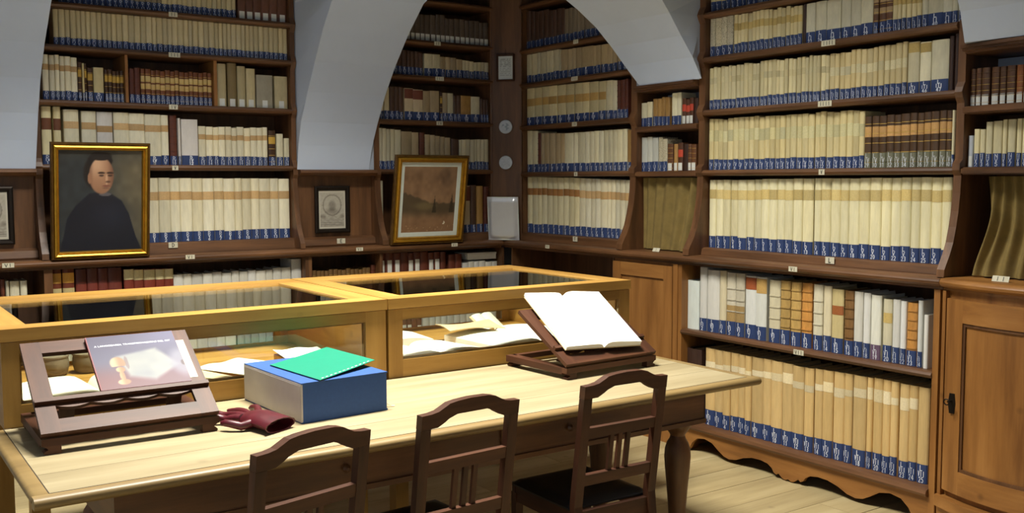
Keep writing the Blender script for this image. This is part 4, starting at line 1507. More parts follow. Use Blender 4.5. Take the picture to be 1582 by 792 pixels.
def disc(label, z, fn):
    t = thing('round_plaque', label, 'plaque', (q.x, q.y, z), pil_rot)
    r = .05
    mb_ = MB()
    vs = [(r * k * math.cos(a), y, r * k * math.sin(a)) for k, y in ((1, 0), (1, -.008), (.9, -.011), (.86, -.008), (.0001, -.007)) for a in [2 * PI * i / 28 for i in range(28)]]
    fs = [(i * 28 + k, i * 28 + (k + 1) % 28, (i + 1) * 28 + (k + 1) % 28, (i + 1) * 28 + k) for i in range(4) for k in range(28)]
    mb_.add(vs, fs + [tuple(range(28))])
    mb_.build('disc', M['disc'], t, True)
    p = picture('disc_relief', .066, .066, 26, 26, fn, M['print'], t, -.0118)
    p.location.z = -.033
    return t


relief = lambda u, v: mixc((198, 204, 210), (140, 152, 164), .8 * (1 if vn(u * 6 + 3, v * 6) > .58 else 0) * ell(u, v, .5, .5, .42, .42))
disc('round pale plaque on the corner pilaster, just under the framed notice', 1.984, relief)
disc('round pale plaque on the corner pilaster, just above the silver panel', 1.723, lambda u, v: mixc((202, 207, 212), (168, 176, 184), .6 * vn(u * 7 + 9, v * 7)))

# embossed silver panel leaning on the pilaster
sp = pil_mid - nn * .075
sv = thing('silver_relief', 'embossed silver panel leaning against the corner pilaster', 'relief', (sp.x, sp.y, ZCT + .0012), pil_rot)
lean(sv, -7)
SW, SH = .232, .318
MB().box(-SW / 2, SW / 2, 0, .006, 0, SH).build('backing_board', M['mount'], sv)


def pillow(s, t):
    e = min(1, min(s, 1 - s) * SW / .035) * min(1, min(t, 1 - t) * SH / .035)
    return (-SW / 2 + SW * s, -.0005 - .016 * ss(0, 1, e) + .006 * ell(s, t, .5, .5, .4, .42, .9), SH * t)


MB().grid(pillow, 30, 40).build('embossed_foil', M['silver'], sv, True)
ROWS = [
 ('D0','L',2.612,[
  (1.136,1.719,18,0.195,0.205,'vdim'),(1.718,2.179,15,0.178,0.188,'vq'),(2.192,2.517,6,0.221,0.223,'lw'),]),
 ('D1','L',2.372,[
  (1.104,2.516,46,0.217,0.207,'vq'),]),
 ('D2','L',2.06,[
  (1.037,1.072,1,0.257,0.256,'vband'),(1.074,1.225,5,0.252,0.248,'vband'),(1.226,1.247,1,0.222,0.219,'lg'),(1.249,1.263,1,0.22,0.22,'vp'),
  (1.262,1.275,1,0.213,0.214,'lg'),(1.277,1.308,1,0.192,0.194,'lg'),(1.311,1.368,1,0.197,0.197,'vp'),(1.372,1.481,5,0.186,0.185,'lg'),
  (1.511,1.574,2,0.206,0.206,'lr'),(1.577,2.005,15,0.202,0.2,'lpan'),(2.039,2.097,1,0.265,0.269,'vw'),(2.105,2.163,1,0.27,0.273,'tw'),
  (2.167,2.221,1,0.257,0.257,'vw'),(2.225,2.284,1,0.245,0.244,'vw'),(2.292,2.4,1,0.212,0.21,'gw'),(2.413,2.501,1,0.206,0.211,'vw'),]),
 ('D3','L',1.693,[
  (1.023,1.077,1,0.329,0.331,'vdark'),(1.087,1.128,1,0.328,0.329,'vdark'),(1.142,1.225,1,0.315,0.315,'vband'),
  (1.239,1.321,1,0.311,0.31,'vband'),(1.324,1.414,1,0.307,0.306,'pband'),(1.418,1.506,1,0.31,0.308,'vband'),
  (1.506,1.599,1,0.308,0.306,'vband'),(1.599,1.694,1,0.306,0.303,'vband'),(1.694,1.74,1,0.303,0.302,'vband'),(1.746,1.791,1,0.302,0.3,'lr'),
  (1.795,1.814,1,0.288,0.285,'pw'),(1.818,1.921,1,0.281,0.28,'pw'),(1.924,2.375,11,0.237,0.24,'vband'),(2.379,2.427,1,0.228,0.225,'lg'),
  (2.433,2.479,1,0.209,0.205,'v'),(2.485,2.523,1,0.18,0.177,'v'),]),
 ('D4','L',1.222,[
  (1.589,1.663,1,0.392,0.392,'vband'),(1.663,1.732,1,0.392,0.391,'vband'),(1.732,1.792,1,0.391,0.391,'vband'),
  (1.792,1.866,1,0.391,0.39,'vband'),(1.866,1.932,1,0.39,0.39,'vband'),(1.932,2.002,1,0.39,0.389,'vband'),
  (2.002,2.063,1,0.389,0.389,'vband'),(2.063,2.134,1,0.389,0.388,'vband'),(2.134,2.182,1,0.388,0.388,'vband'),
  (2.182,2.242,1,0.388,0.388,'vband'),(2.242,2.297,1,0.388,0.387,'vband'),(2.297,2.37,1,0.387,0.387,'vband'),
  (2.37,2.428,1,0.387,0.387,'vband'),(2.428,2.5,1,0.387,0.386,'vband'),]),
 ('DX','LL',0.75,[
  (0.77,0.793,1,0.302,0.301,'lr'),(0.796,0.815,1,0.293,0.292,'vl'),(0.818,0.867,1,0.292,0.289,'vl'),(0.871,0.907,1,0.289,0.286,'vl'),]),
 ('DL','LL',0.75,[
  (1.035,1.088,1,0.353,0.35,'lor'),(1.093,1.158,1,0.35,0.35,'lor'),(1.164,1.227,1,0.338,0.338,'ldr'),(1.227,1.288,1,0.338,0.337,'ldr'),
  (1.288,1.345,1,0.337,0.337,'ldr'),(1.345,1.426,1,0.337,0.336,'ldr'),(1.436,1.494,1,0.324,0.322,'vred'),(1.494,1.553,1,0.322,0.32,'vred'),
  (1.553,1.622,1,0.32,0.319,'vred'),(1.622,1.675,1,0.319,0.317,'vred'),(1.675,1.731,1,0.317,0.316,'vred'),(1.73,2.499,13,0.272,0.277,'pl'),
  (2.502,2.572,1,0.334,0.335,'pl'),]),
 ('EL','LL',0.75,[
  (2.625,3.066,14,0.251,0.244,'lsm'),(3.072,3.106,1,0.266,0.269,'lr'),]),
 ('CL0','LL',0.75,[
  (3.117,3.667,10,0.345,0.329,'lrw'),(3.689,3.804,2,0.31,0.309,'lrw'),(3.812,4.123,6,0.247,0.246,'pl'),]),
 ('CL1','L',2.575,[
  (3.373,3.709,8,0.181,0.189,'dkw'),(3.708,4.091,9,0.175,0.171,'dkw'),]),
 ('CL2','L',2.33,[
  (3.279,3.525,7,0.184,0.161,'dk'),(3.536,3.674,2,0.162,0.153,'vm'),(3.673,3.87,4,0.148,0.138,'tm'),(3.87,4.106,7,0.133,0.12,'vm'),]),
 ('CL3','L',2.017,[
  (3.155,3.245,2,0.229,0.224,'vm'),(3.245,3.361,3,0.224,0.221,'dk'),(3.367,3.439,1,0.221,0.22,'vrt'),(3.439,3.522,1,0.216,0.215,'vrt'),
  (3.522,3.66,2,0.215,0.208,'tm'),(3.666,3.687,1,0.204,0.205,'lg'),(3.687,3.73,1,0.205,0.202,'tm'),(3.73,3.779,1,0.202,0.2,'vm'),
  (3.779,3.845,2,0.191,0.189,'dk'),(3.845,3.935,1,0.189,0.188,'tan'),(3.935,4.014,1,0.188,0.187,'vm'),(4.019,4.093,3,0.173,0.171,'dk'),]),
 ('CL4','L',1.672,[
  (3.107,3.15,1,0.285,0.282,'vm'),(3.15,3.185,1,0.282,0.28,'vm'),(3.185,3.217,1,0.28,0.278,'vm'),(3.217,3.255,1,0.278,0.276,'vm'),
  (3.255,3.307,1,0.276,0.272,'vm'),(3.309,3.397,1,0.268,0.262,'tm'),(3.397,3.457,1,0.262,0.258,'tm'),(3.461,3.506,1,0.258,0.259,'lr'),
  (3.508,3.553,1,0.25,0.246,'tm'),(3.553,3.597,1,0.246,0.241,'tm'),(3.597,3.641,1,0.241,0.237,'tm'),(3.641,3.682,1,0.237,0.233,'tm'),
  (3.682,3.733,1,0.233,0.227,'tm'),(3.738,3.807,1,0.223,0.22,'dk'),(3.811,3.832,1,0.215,0.216,'vm'),(3.832,3.872,1,0.216,0.217,'vm'),
  (3.872,3.913,1,0.217,0.219,'vm'),(3.913,3.953,1,0.219,0.22,'vm'),(3.953,3.974,1,0.22,0.221,'vm'),(3.974,4.01,1,0.221,0.222,'vm'),
  (4.01,4.046,1,0.222,0.224,'vm'),(4.046,4.084,1,0.224,0.225,'vm'),]),
 ('CL5','L',1.21,[
  (3.145,3.19,1,0.383,0.383,'vm'),(3.796,3.849,1,0.357,0.357,'vm'),(3.851,3.916,1,0.343,0.343,'vrt'),(3.919,3.97,1,0.347,0.347,'dk'),
  (3.975,4.032,1,0.342,0.337,'tan'),(4.038,4.084,1,0.337,0.337,'lr'),]),
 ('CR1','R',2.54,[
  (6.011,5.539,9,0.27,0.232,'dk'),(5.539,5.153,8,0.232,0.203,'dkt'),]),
 ('CR2','R',2.295,[
  (6.02,5.959,1,0.236,0.231,'vm'),(5.959,5.883,1,0.231,0.226,'vm'),(5.883,5.845,1,0.226,0.223,'vm'),(5.845,5.77,1,0.223,0.217,'vm'),
  (5.77,5.732,1,0.217,0.214,'vm'),(5.732,5.685,1,0.214,0.211,'vm'),(5.685,5.618,1,0.211,0.206,'vm'),(5.618,5.593,1,0.206,0.204,'vm'),
  (5.593,5.517,1,0.2,0.197,'tm'),(5.517,5.463,1,0.197,0.196,'tm'),(5.463,5.424,1,0.196,0.195,'tm'),(5.424,5.355,1,0.195,0.193,'tm'),
  (5.355,5.227,1,0.193,0.189,'tm'),(5.227,5.196,1,0.189,0.188,'tm'),(5.196,5.146,1,0.188,0.186,'tm'),(5.146,5.076,1,0.186,0.184,'tm'),
  (5.076,5.019,1,0.184,0.182,'tm'),(5.019,4.972,1,0.182,0.181,'tm'),(4.972,4.919,1,0.181,0.179,'tm'),(4.919,4.853,1,0.179,0.177,'tm'),]),
 ('CR3','R',1.99,[
  (6.029,5.93,1,0.274,0.272,'vtan'),(5.93,5.836,1,0.272,0.269,'vtan'),(5.836,5.751,1,0.269,0.267,'vtan'),(5.751,5.648,1,0.267,0.265,'vtan'),
  (5.648,5.547,1,0.265,0.263,'vtan'),(5.547,5.448,1,0.263,0.261,'vtan'),(5.443,5.35,1,0.265,0.262,'vtan'),(5.35,5.272,1,0.262,0.259,'vtan'),
  (5.272,5.172,1,0.259,0.256,'vtan'),(5.172,5.094,1,0.256,0.253,'vtan'),(5.094,5.021,1,0.253,0.25,'vm'),(5.021,4.974,1,0.25,0.248,'vm'),
  (4.973,4.859,3,0.248,0.242,'lr'),]),
 ('CR4','R',1.652,[
  (6.03,5.964,1,0.304,0.299,'v'),(5.964,5.89,1,0.299,0.294,'v'),(5.888,5.848,1,0.28,0.278,'lr'),(5.846,5.806,1,0.278,0.277,'tm'),
  (5.806,5.745,1,0.277,0.274,'tm'),(5.745,5.673,1,0.274,0.271,'tm'),(5.673,5.614,1,0.271,0.269,'tm'),(5.614,5.56,1,0.269,0.267,'tm'),
  (5.56,5.457,1,0.267,0.267,'v'),(5.457,5.403,1,0.267,0.267,'v'),(5.403,5.324,1,0.267,0.267,'v'),(5.324,5.271,1,0.267,0.268,'v'),
  (5.271,5.219,1,0.268,0.268,'v'),(5.219,5.167,1,0.268,0.268,'v'),(5.167,5.115,1,0.268,0.268,'v'),(5.115,5.064,1,0.268,0.268,'v'),
  (5.064,5.021,1,0.268,0.268,'v'),(5.021,4.979,1,0.268,0.268,'v'),(4.979,4.921,1,0.268,0.268,'v'),(4.921,4.87,1,0.268,0.268,'v'),
  (4.869,4.825,1,0.264,0.262,'tan'),]),
 ('CR5','R',1.21,[
  (6.029,5.965,1,0.408,0.407,'vbb'),(5.965,5.891,1,0.407,0.406,'vbb'),(5.891,5.844,1,0.406,0.405,'vbb'),(5.844,5.777,1,0.405,0.404,'vbb'),
  (5.777,5.71,1,0.404,0.402,'vbb'),(5.71,5.647,1,0.402,0.401,'vbb'),(5.647,5.575,1,0.401,0.4,'vbb'),(5.575,5.509,1,0.4,0.399,'vbb'),
  (5.509,5.449,1,0.399,0.398,'vbb'),(5.449,5.389,1,0.398,0.397,'vbb'),(5.389,5.322,1,0.397,0.395,'vband'),
  (5.322,5.258,1,0.395,0.392,'vband'),(5.258,5.209,1,0.392,0.391,'vband'),(5.209,5.149,1,0.391,0.389,'vband'),
  (5.149,5.076,1,0.389,0.386,'vband'),(5.076,5.037,1,0.386,0.385,'vband'),(5.037,4.991,1,0.385,0.384,'vband'),
  (4.991,4.944,1,0.384,0.382,'vband'),(4.944,4.893,1,0.382,0.38,'vband'),(4.893,4.837,1,0.38,0.379,'vband'),]),
 ('N1a','R',1.925,[
  (4.771,4.663,2,0.15,0.155,'v'),(4.657,4.495,4,0.171,0.171,'tan'),(4.481,4.389,2,0.194,0.191,'v'),(4.382,4.279,3,0.152,0.153,'lred'),
  (4.274,4.237,1,0.149,0.146,'ldk'),]),
 ('N1b','R',1.646,[
  (4.757,4.595,3,0.217,0.211,'pl2'),(4.595,4.508,2,0.207,0.2,'sp'),(4.505,4.454,1,0.168,0.166,'lrw2'),(4.446,4.412,1,0.166,0.165,'tanw'),
  (4.409,4.365,1,0.169,0.168,'lred'),(4.362,4.318,1,0.164,0.162,'ldk'),(4.318,4.248,2,0.158,0.156,'lrw2'),]),
 ('L1','R',2.553,[
  (4.156,3.287,22,0.296,0.237,'vq'),]),
 ('L2','R',2.299,[
  (4.174,3.993,4,0.226,0.22,'sp'),(3.99,3.501,17,0.221,0.203,'vsoft'),(3.499,3.478,1,0.207,0.207,'ldk'),(3.476,3.416,1,0.207,0.207,'gp'),
  (3.416,3.347,1,0.207,0.206,'gp'),(3.347,3.26,1,0.206,0.206,'gp'),(3.26,3.252,1,0.206,0.206,'gp'),(3.252,3.194,1,0.206,0.206,'gp'),
  (3.194,3.134,1,0.206,0.206,'gp'),(3.134,3.064,1,0.206,0.206,'gp'),(3.062,2.956,3,0.212,0.208,'lpan2'),(2.956,2.798,6,0.208,0.195,'vsoft'),
  (2.798,2.765,1,0.201,0.199,'gp'),(2.765,2.687,1,0.199,0.195,'gp'),(2.687,2.639,1,0.195,0.193,'gp'),(2.639,2.611,1,0.193,0.194,'gp'),
  (2.611,2.586,1,0.194,0.196,'gp'),]),
 ('L3','R',1.996,[
  (4.156,3.579,20,0.243,0.239,'v3'),(3.576,3.312,10,0.239,0.235,'v3'),(3.312,2.864,14,0.235,0.246,'v3b'),(2.861,2.8,1,0.243,0.239,'vstain'),
  (2.796,2.738,1,0.239,0.235,'vstain'),(2.737,2.649,1,0.238,0.237,'gp'),(2.647,2.624,1,0.248,0.248,'ldk'),(2.622,2.6,1,0.256,0.254,'ldk'),]),
 ('L4','R',1.65,[
  (4.166,3.095,28,0.291,0.286,'vwide'),(3.094,3.054,1,0.251,0.252,'ltan'),(3.054,3.011,1,0.252,0.253,'ltan'),
  (3.011,2.969,1,0.253,0.253,'ltan'),(2.969,2.926,1,0.253,0.254,'ltan'),(2.926,2.888,1,0.254,0.254,'ltan'),
  (2.888,2.84,1,0.254,0.255,'ltan'),(2.84,2.802,1,0.255,0.256,'ltan'),(2.802,2.766,1,0.256,0.256,'ltan'),(2.766,2.729,1,0.256,0.257,'ltan'),
  (2.729,2.687,1,0.257,0.258,'ltan'),(2.687,2.651,1,0.258,0.258,'ltan'),(2.651,2.624,1,0.258,0.259,'ltan'),(2.623,2.607,1,0.259,0.258,'v'),]),
 ('L5','R',1.198,[
  (4.14,4.088,1,0.392,0.393,'vfol'),(4.088,4.033,1,0.393,0.393,'vfol'),(4.033,3.975,1,0.393,0.394,'vfol'),(3.975,3.92,1,0.394,0.395,'vfol'),
  (3.92,3.852,1,0.395,0.396,'vfol'),(3.852,3.797,1,0.396,0.396,'vfol'),(3.797,3.746,1,0.396,0.397,'vfol'),
  (3.746,3.693,1,0.397,0.398,'vfol'),(3.693,3.635,1,0.398,0.399,'vfol'),(3.635,3.581,1,0.399,0.399,'vfol'),(3.581,3.526,1,0.399,0.4,'vfol'),
  (3.526,3.465,1,0.4,0.401,'vfol'),(3.465,3.396,1,0.401,0.402,'vfol'),(3.389,3.344,1,0.4,0.4,'vfol'),(3.344,3.284,1,0.4,0.4,'vfol'),
  (3.284,3.224,1,0.4,0.401,'vfol'),(3.224,3.173,1,0.401,0.401,'vfol'),(3.173,3.11,1,0.401,0.401,'vfol'),(3.11,3.05,1,0.401,0.402,'vfol'),
  (3.05,2.986,1,0.402,0.402,'vfol'),(2.986,2.932,1,0.402,0.402,'vfol'),(2.932,2.878,1,0.402,0.403,'vfol'),
  (2.878,2.824,1,0.403,0.403,'vfol'),(2.824,2.774,1,0.403,0.403,'vfol'),(2.774,2.718,1,0.403,0.404,'vfol'),
  (2.718,2.664,1,0.404,0.404,'vfol'),(2.664,2.616,1,0.404,0.404,'vfol'),]),
 ('L6','RL',0.718,[
  (4.253,4.157,1,0.284,0.288,'pbox'),(4.153,4.095,1,0.369,0.369,'w6'),(4.092,3.995,1,0.358,0.361,'w6'),(3.993,3.941,1,0.358,0.362,'c6'),
  (3.938,3.869,1,0.351,0.356,'h6'),(3.867,3.8,1,0.356,0.358,'h6'),(3.797,3.717,1,0.347,0.35,'r6'),(3.715,3.639,1,0.35,0.342,'t6'),
  (3.621,3.543,1,0.336,0.339,'k6'),(3.541,3.474,1,0.339,0.341,'y6'),(3.472,3.404,1,0.341,0.34,'y6'),(3.401,3.333,1,0.34,0.339,'o6'),
  (3.323,3.262,1,0.34,0.339,'k6'),(3.259,3.208,1,0.336,0.337,'c6'),(3.205,3.133,1,0.324,0.327,'s6'),(3.129,3.072,1,0.324,0.323,'b6'),
  (3.068,3.016,1,0.323,0.325,'w6'),(3.014,2.973,1,0.322,0.322,'w6'),(2.971,2.912,1,0.316,0.319,'w6p'),(2.902,2.851,1,0.301,0.303,'c6b'),
  (2.849,2.808,1,0.306,0.307,'w6'),(2.806,2.773,1,0.301,0.301,'w6'),(2.77,2.716,1,0.301,0.298,'o6'),(2.713,2.686,1,0.313,0.313,'g6'),
  (2.678,2.654,1,0.25,0.25,'wb6'),]),
 ('L7','RL',0.172,[
  (4.263,4.14,1,0.421,0.435,'ldk'),(4.11,4.031,1,0.45,0.45,'v7'),(4.031,3.965,1,0.45,0.449,'v7'),(3.965,3.908,1,0.449,0.449,'v7'),
  (3.908,3.846,1,0.449,0.448,'v7'),(3.846,3.795,1,0.448,0.448,'v7'),(3.795,3.749,1,0.448,0.448,'v7'),(3.749,3.664,1,0.448,0.447,'v7'),
  (3.664,3.605,1,0.447,0.447,'v7'),(3.605,3.527,1,0.447,0.446,'v7'),(3.527,3.455,1,0.446,0.446,'v7'),(3.455,3.377,1,0.446,0.445,'v7'),
  (3.377,3.314,1,0.445,0.445,'v7'),(3.31,3.254,1,0.445,0.448,'v7'),(3.254,3.189,1,0.448,0.451,'v7'),(3.189,3.122,1,0.451,0.454,'v7'),
  (3.122,3.072,1,0.454,0.456,'v7'),(3.066,2.987,1,0.454,0.454,'v7'),(2.983,2.949,1,0.455,0.455,'v7'),(2.949,2.894,1,0.455,0.457,'v7'),
  (2.894,2.848,1,0.457,0.458,'v7'),(2.848,2.806,1,0.458,0.459,'v7'),(2.801,2.747,1,0.456,0.456,'v7'),(2.747,2.701,1,0.456,0.456,'v7'),
  (2.701,2.641,1,0.456,0.456,'v7'),]),
 ('N2a','R',1.918,[
  (2.572,2.544,1,0.17,0.168,'l2w'),(2.541,2.512,1,0.17,0.17,'l2w'),(2.511,2.469,1,0.17,0.169,'l2w'),(2.463,2.424,1,0.169,0.168,'l2w'),
  (2.421,2.389,1,0.168,0.167,'l2w'),(2.386,2.343,1,0.167,0.166,'l2w'),(2.338,2.304,1,0.168,0.167,'l2o'),(2.301,2.27,1,0.167,0.167,'l2o'),]),
 ('N2b','R',1.648,[
  (2.559,2.534,1,0.141,0.14,'pn'),(2.532,2.503,1,0.169,0.167,'vn'),(2.501,2.474,1,0.167,0.169,'vn'),(2.472,2.439,1,0.198,0.196,'vn'),
  (2.436,2.392,1,0.199,0.199,'vn'),(2.39,2.368,1,0.205,0.204,'vn'),(2.366,2.329,1,0.206,0.205,'vn'),(2.326,2.301,1,0.204,0.206,'vn'),
  (2.298,2.267,1,0.206,0.204,'vn'),]),
]

# ------------------------------------------------------------------ books
SPN = {'L': YL + .03, 'R': XR + .03, 'LL': YL - .03, 'RL': XR - .06}
ARC = [(-.5, .05), (-.42, .026), (-.28, .010), (-.1, .001), (.1, .001), (.28, .010), (.42, .026), (.5, .05)]


def arc_y(x, bul=1.0):
    x = abs(x)
    for (a, ya), (b, yb_) in zip(ARC[4:], ARC[5:]):
        if x <= b:
            return ya + (yb_ - ya) * max(0, x - a) / (b - a)
    return .05


def cover_mesh(name, mat):
    """case binding: rounded spine and two boards, one unit wide, deep and high"""
    out = [(-.5, 1)] + ARC + [(.5, 1)]
    inn = [(-.42, 1)] + [(x * .84, y + .03) for x, y in ARC] + [(.42, 1)]
    n_ = len(out)
    vs = [(x, y, z) for z in (0, 1) for x, y in out] + [(x, y, z) for z in (0, 1) for x, y in inn]
    fs = []
    o0, o1, i0, i1 = 0, n_, 2 * n_, 3 * n_
    for k_ in range(n_ - 1):
        fs += [(o0 + k_, o0 + k_ + 1, o1 + k_ + 1, o1 + k_), (i0 + k_ + 1, i0 + k_, i1 + k_, i1 + k_ + 1),
               (o1 + k_, o1 + k_ + 1, i1 + k_ + 1, i1 + k_), (o0 + k_ + 1, o0 + k_, i0 + k_, i0 + k_ + 1)]
    fs += [(o0, o1, i1, i0), (o0 + n_ - 1, i0 + n_ - 1, i1 + n_ - 1, o1 + n_ - 1)]
    return MB().add(vs, fs).mesh(name, mat)


CM = {k_: cover_mesh('book_cover_' + k_, M[k_]) for k_ in ('vellum', 'speck', 'leather', 'papercov')}
PM = MB().box(-.42, .42, .04, .97, .02, .975).mesh('page_block', M['pages'])


def patch_mesh(name, strips, mat, off=.004):
    """strips [(z0, z1, out)] wrapped over the rounded spine"""
    mb_ = MB()
    for z0, z1, o in strips:
        vs = [(x * 1.0, y - off - o, z) for z in (z0, z1) for x, y in ARC]
        vs += [(x, y + .004, z) for z in (z0, z1) for x, y in ARC]
        n_ = len(ARC)
        fs = [(k_, k_ + 1, n_ + k_ + 1, n_ + k_) for k_ in range(n_ - 1)]
        if o > 0:
            fs += [(n_ + k_, n_ + k_ + 1, 3 * n_ + k_ + 1, 3 * n_ + k_) for k_ in range(n_ - 1)]
            fs += [(k_ + 1, k_, 2 * n_ + k_, 2 * n_ + k_ + 1) for k_ in range(n_ - 1)]
        mb_.add(vs, fs)
    return mb_.mesh(name, mat)


BANDM = patch_mesh('title_band', [(0, 1, 0)], M['band'])
GILT = {n_: patch_mesh('gilt_lines', [((k_ + .55) / (n_ + .4) * 1.0, (k_ + .55) / (n_ + .4) + .014, 0) for k_ in range(n_)], M['gilt'], .006) for n_ in (4, 5, 6)}
RIBS = patch_mesh('raised_bands', [(z_, z_ + .018, .016) for z_ in (.27, .42, .57, .72, .86)], M['leather'])
RIBV = patch_mesh('raised_bands', [(z_, z_ + .018, .012) for z_ in (.38, .56, .74)], M['vellum'])

VL = (222, 212, 172)
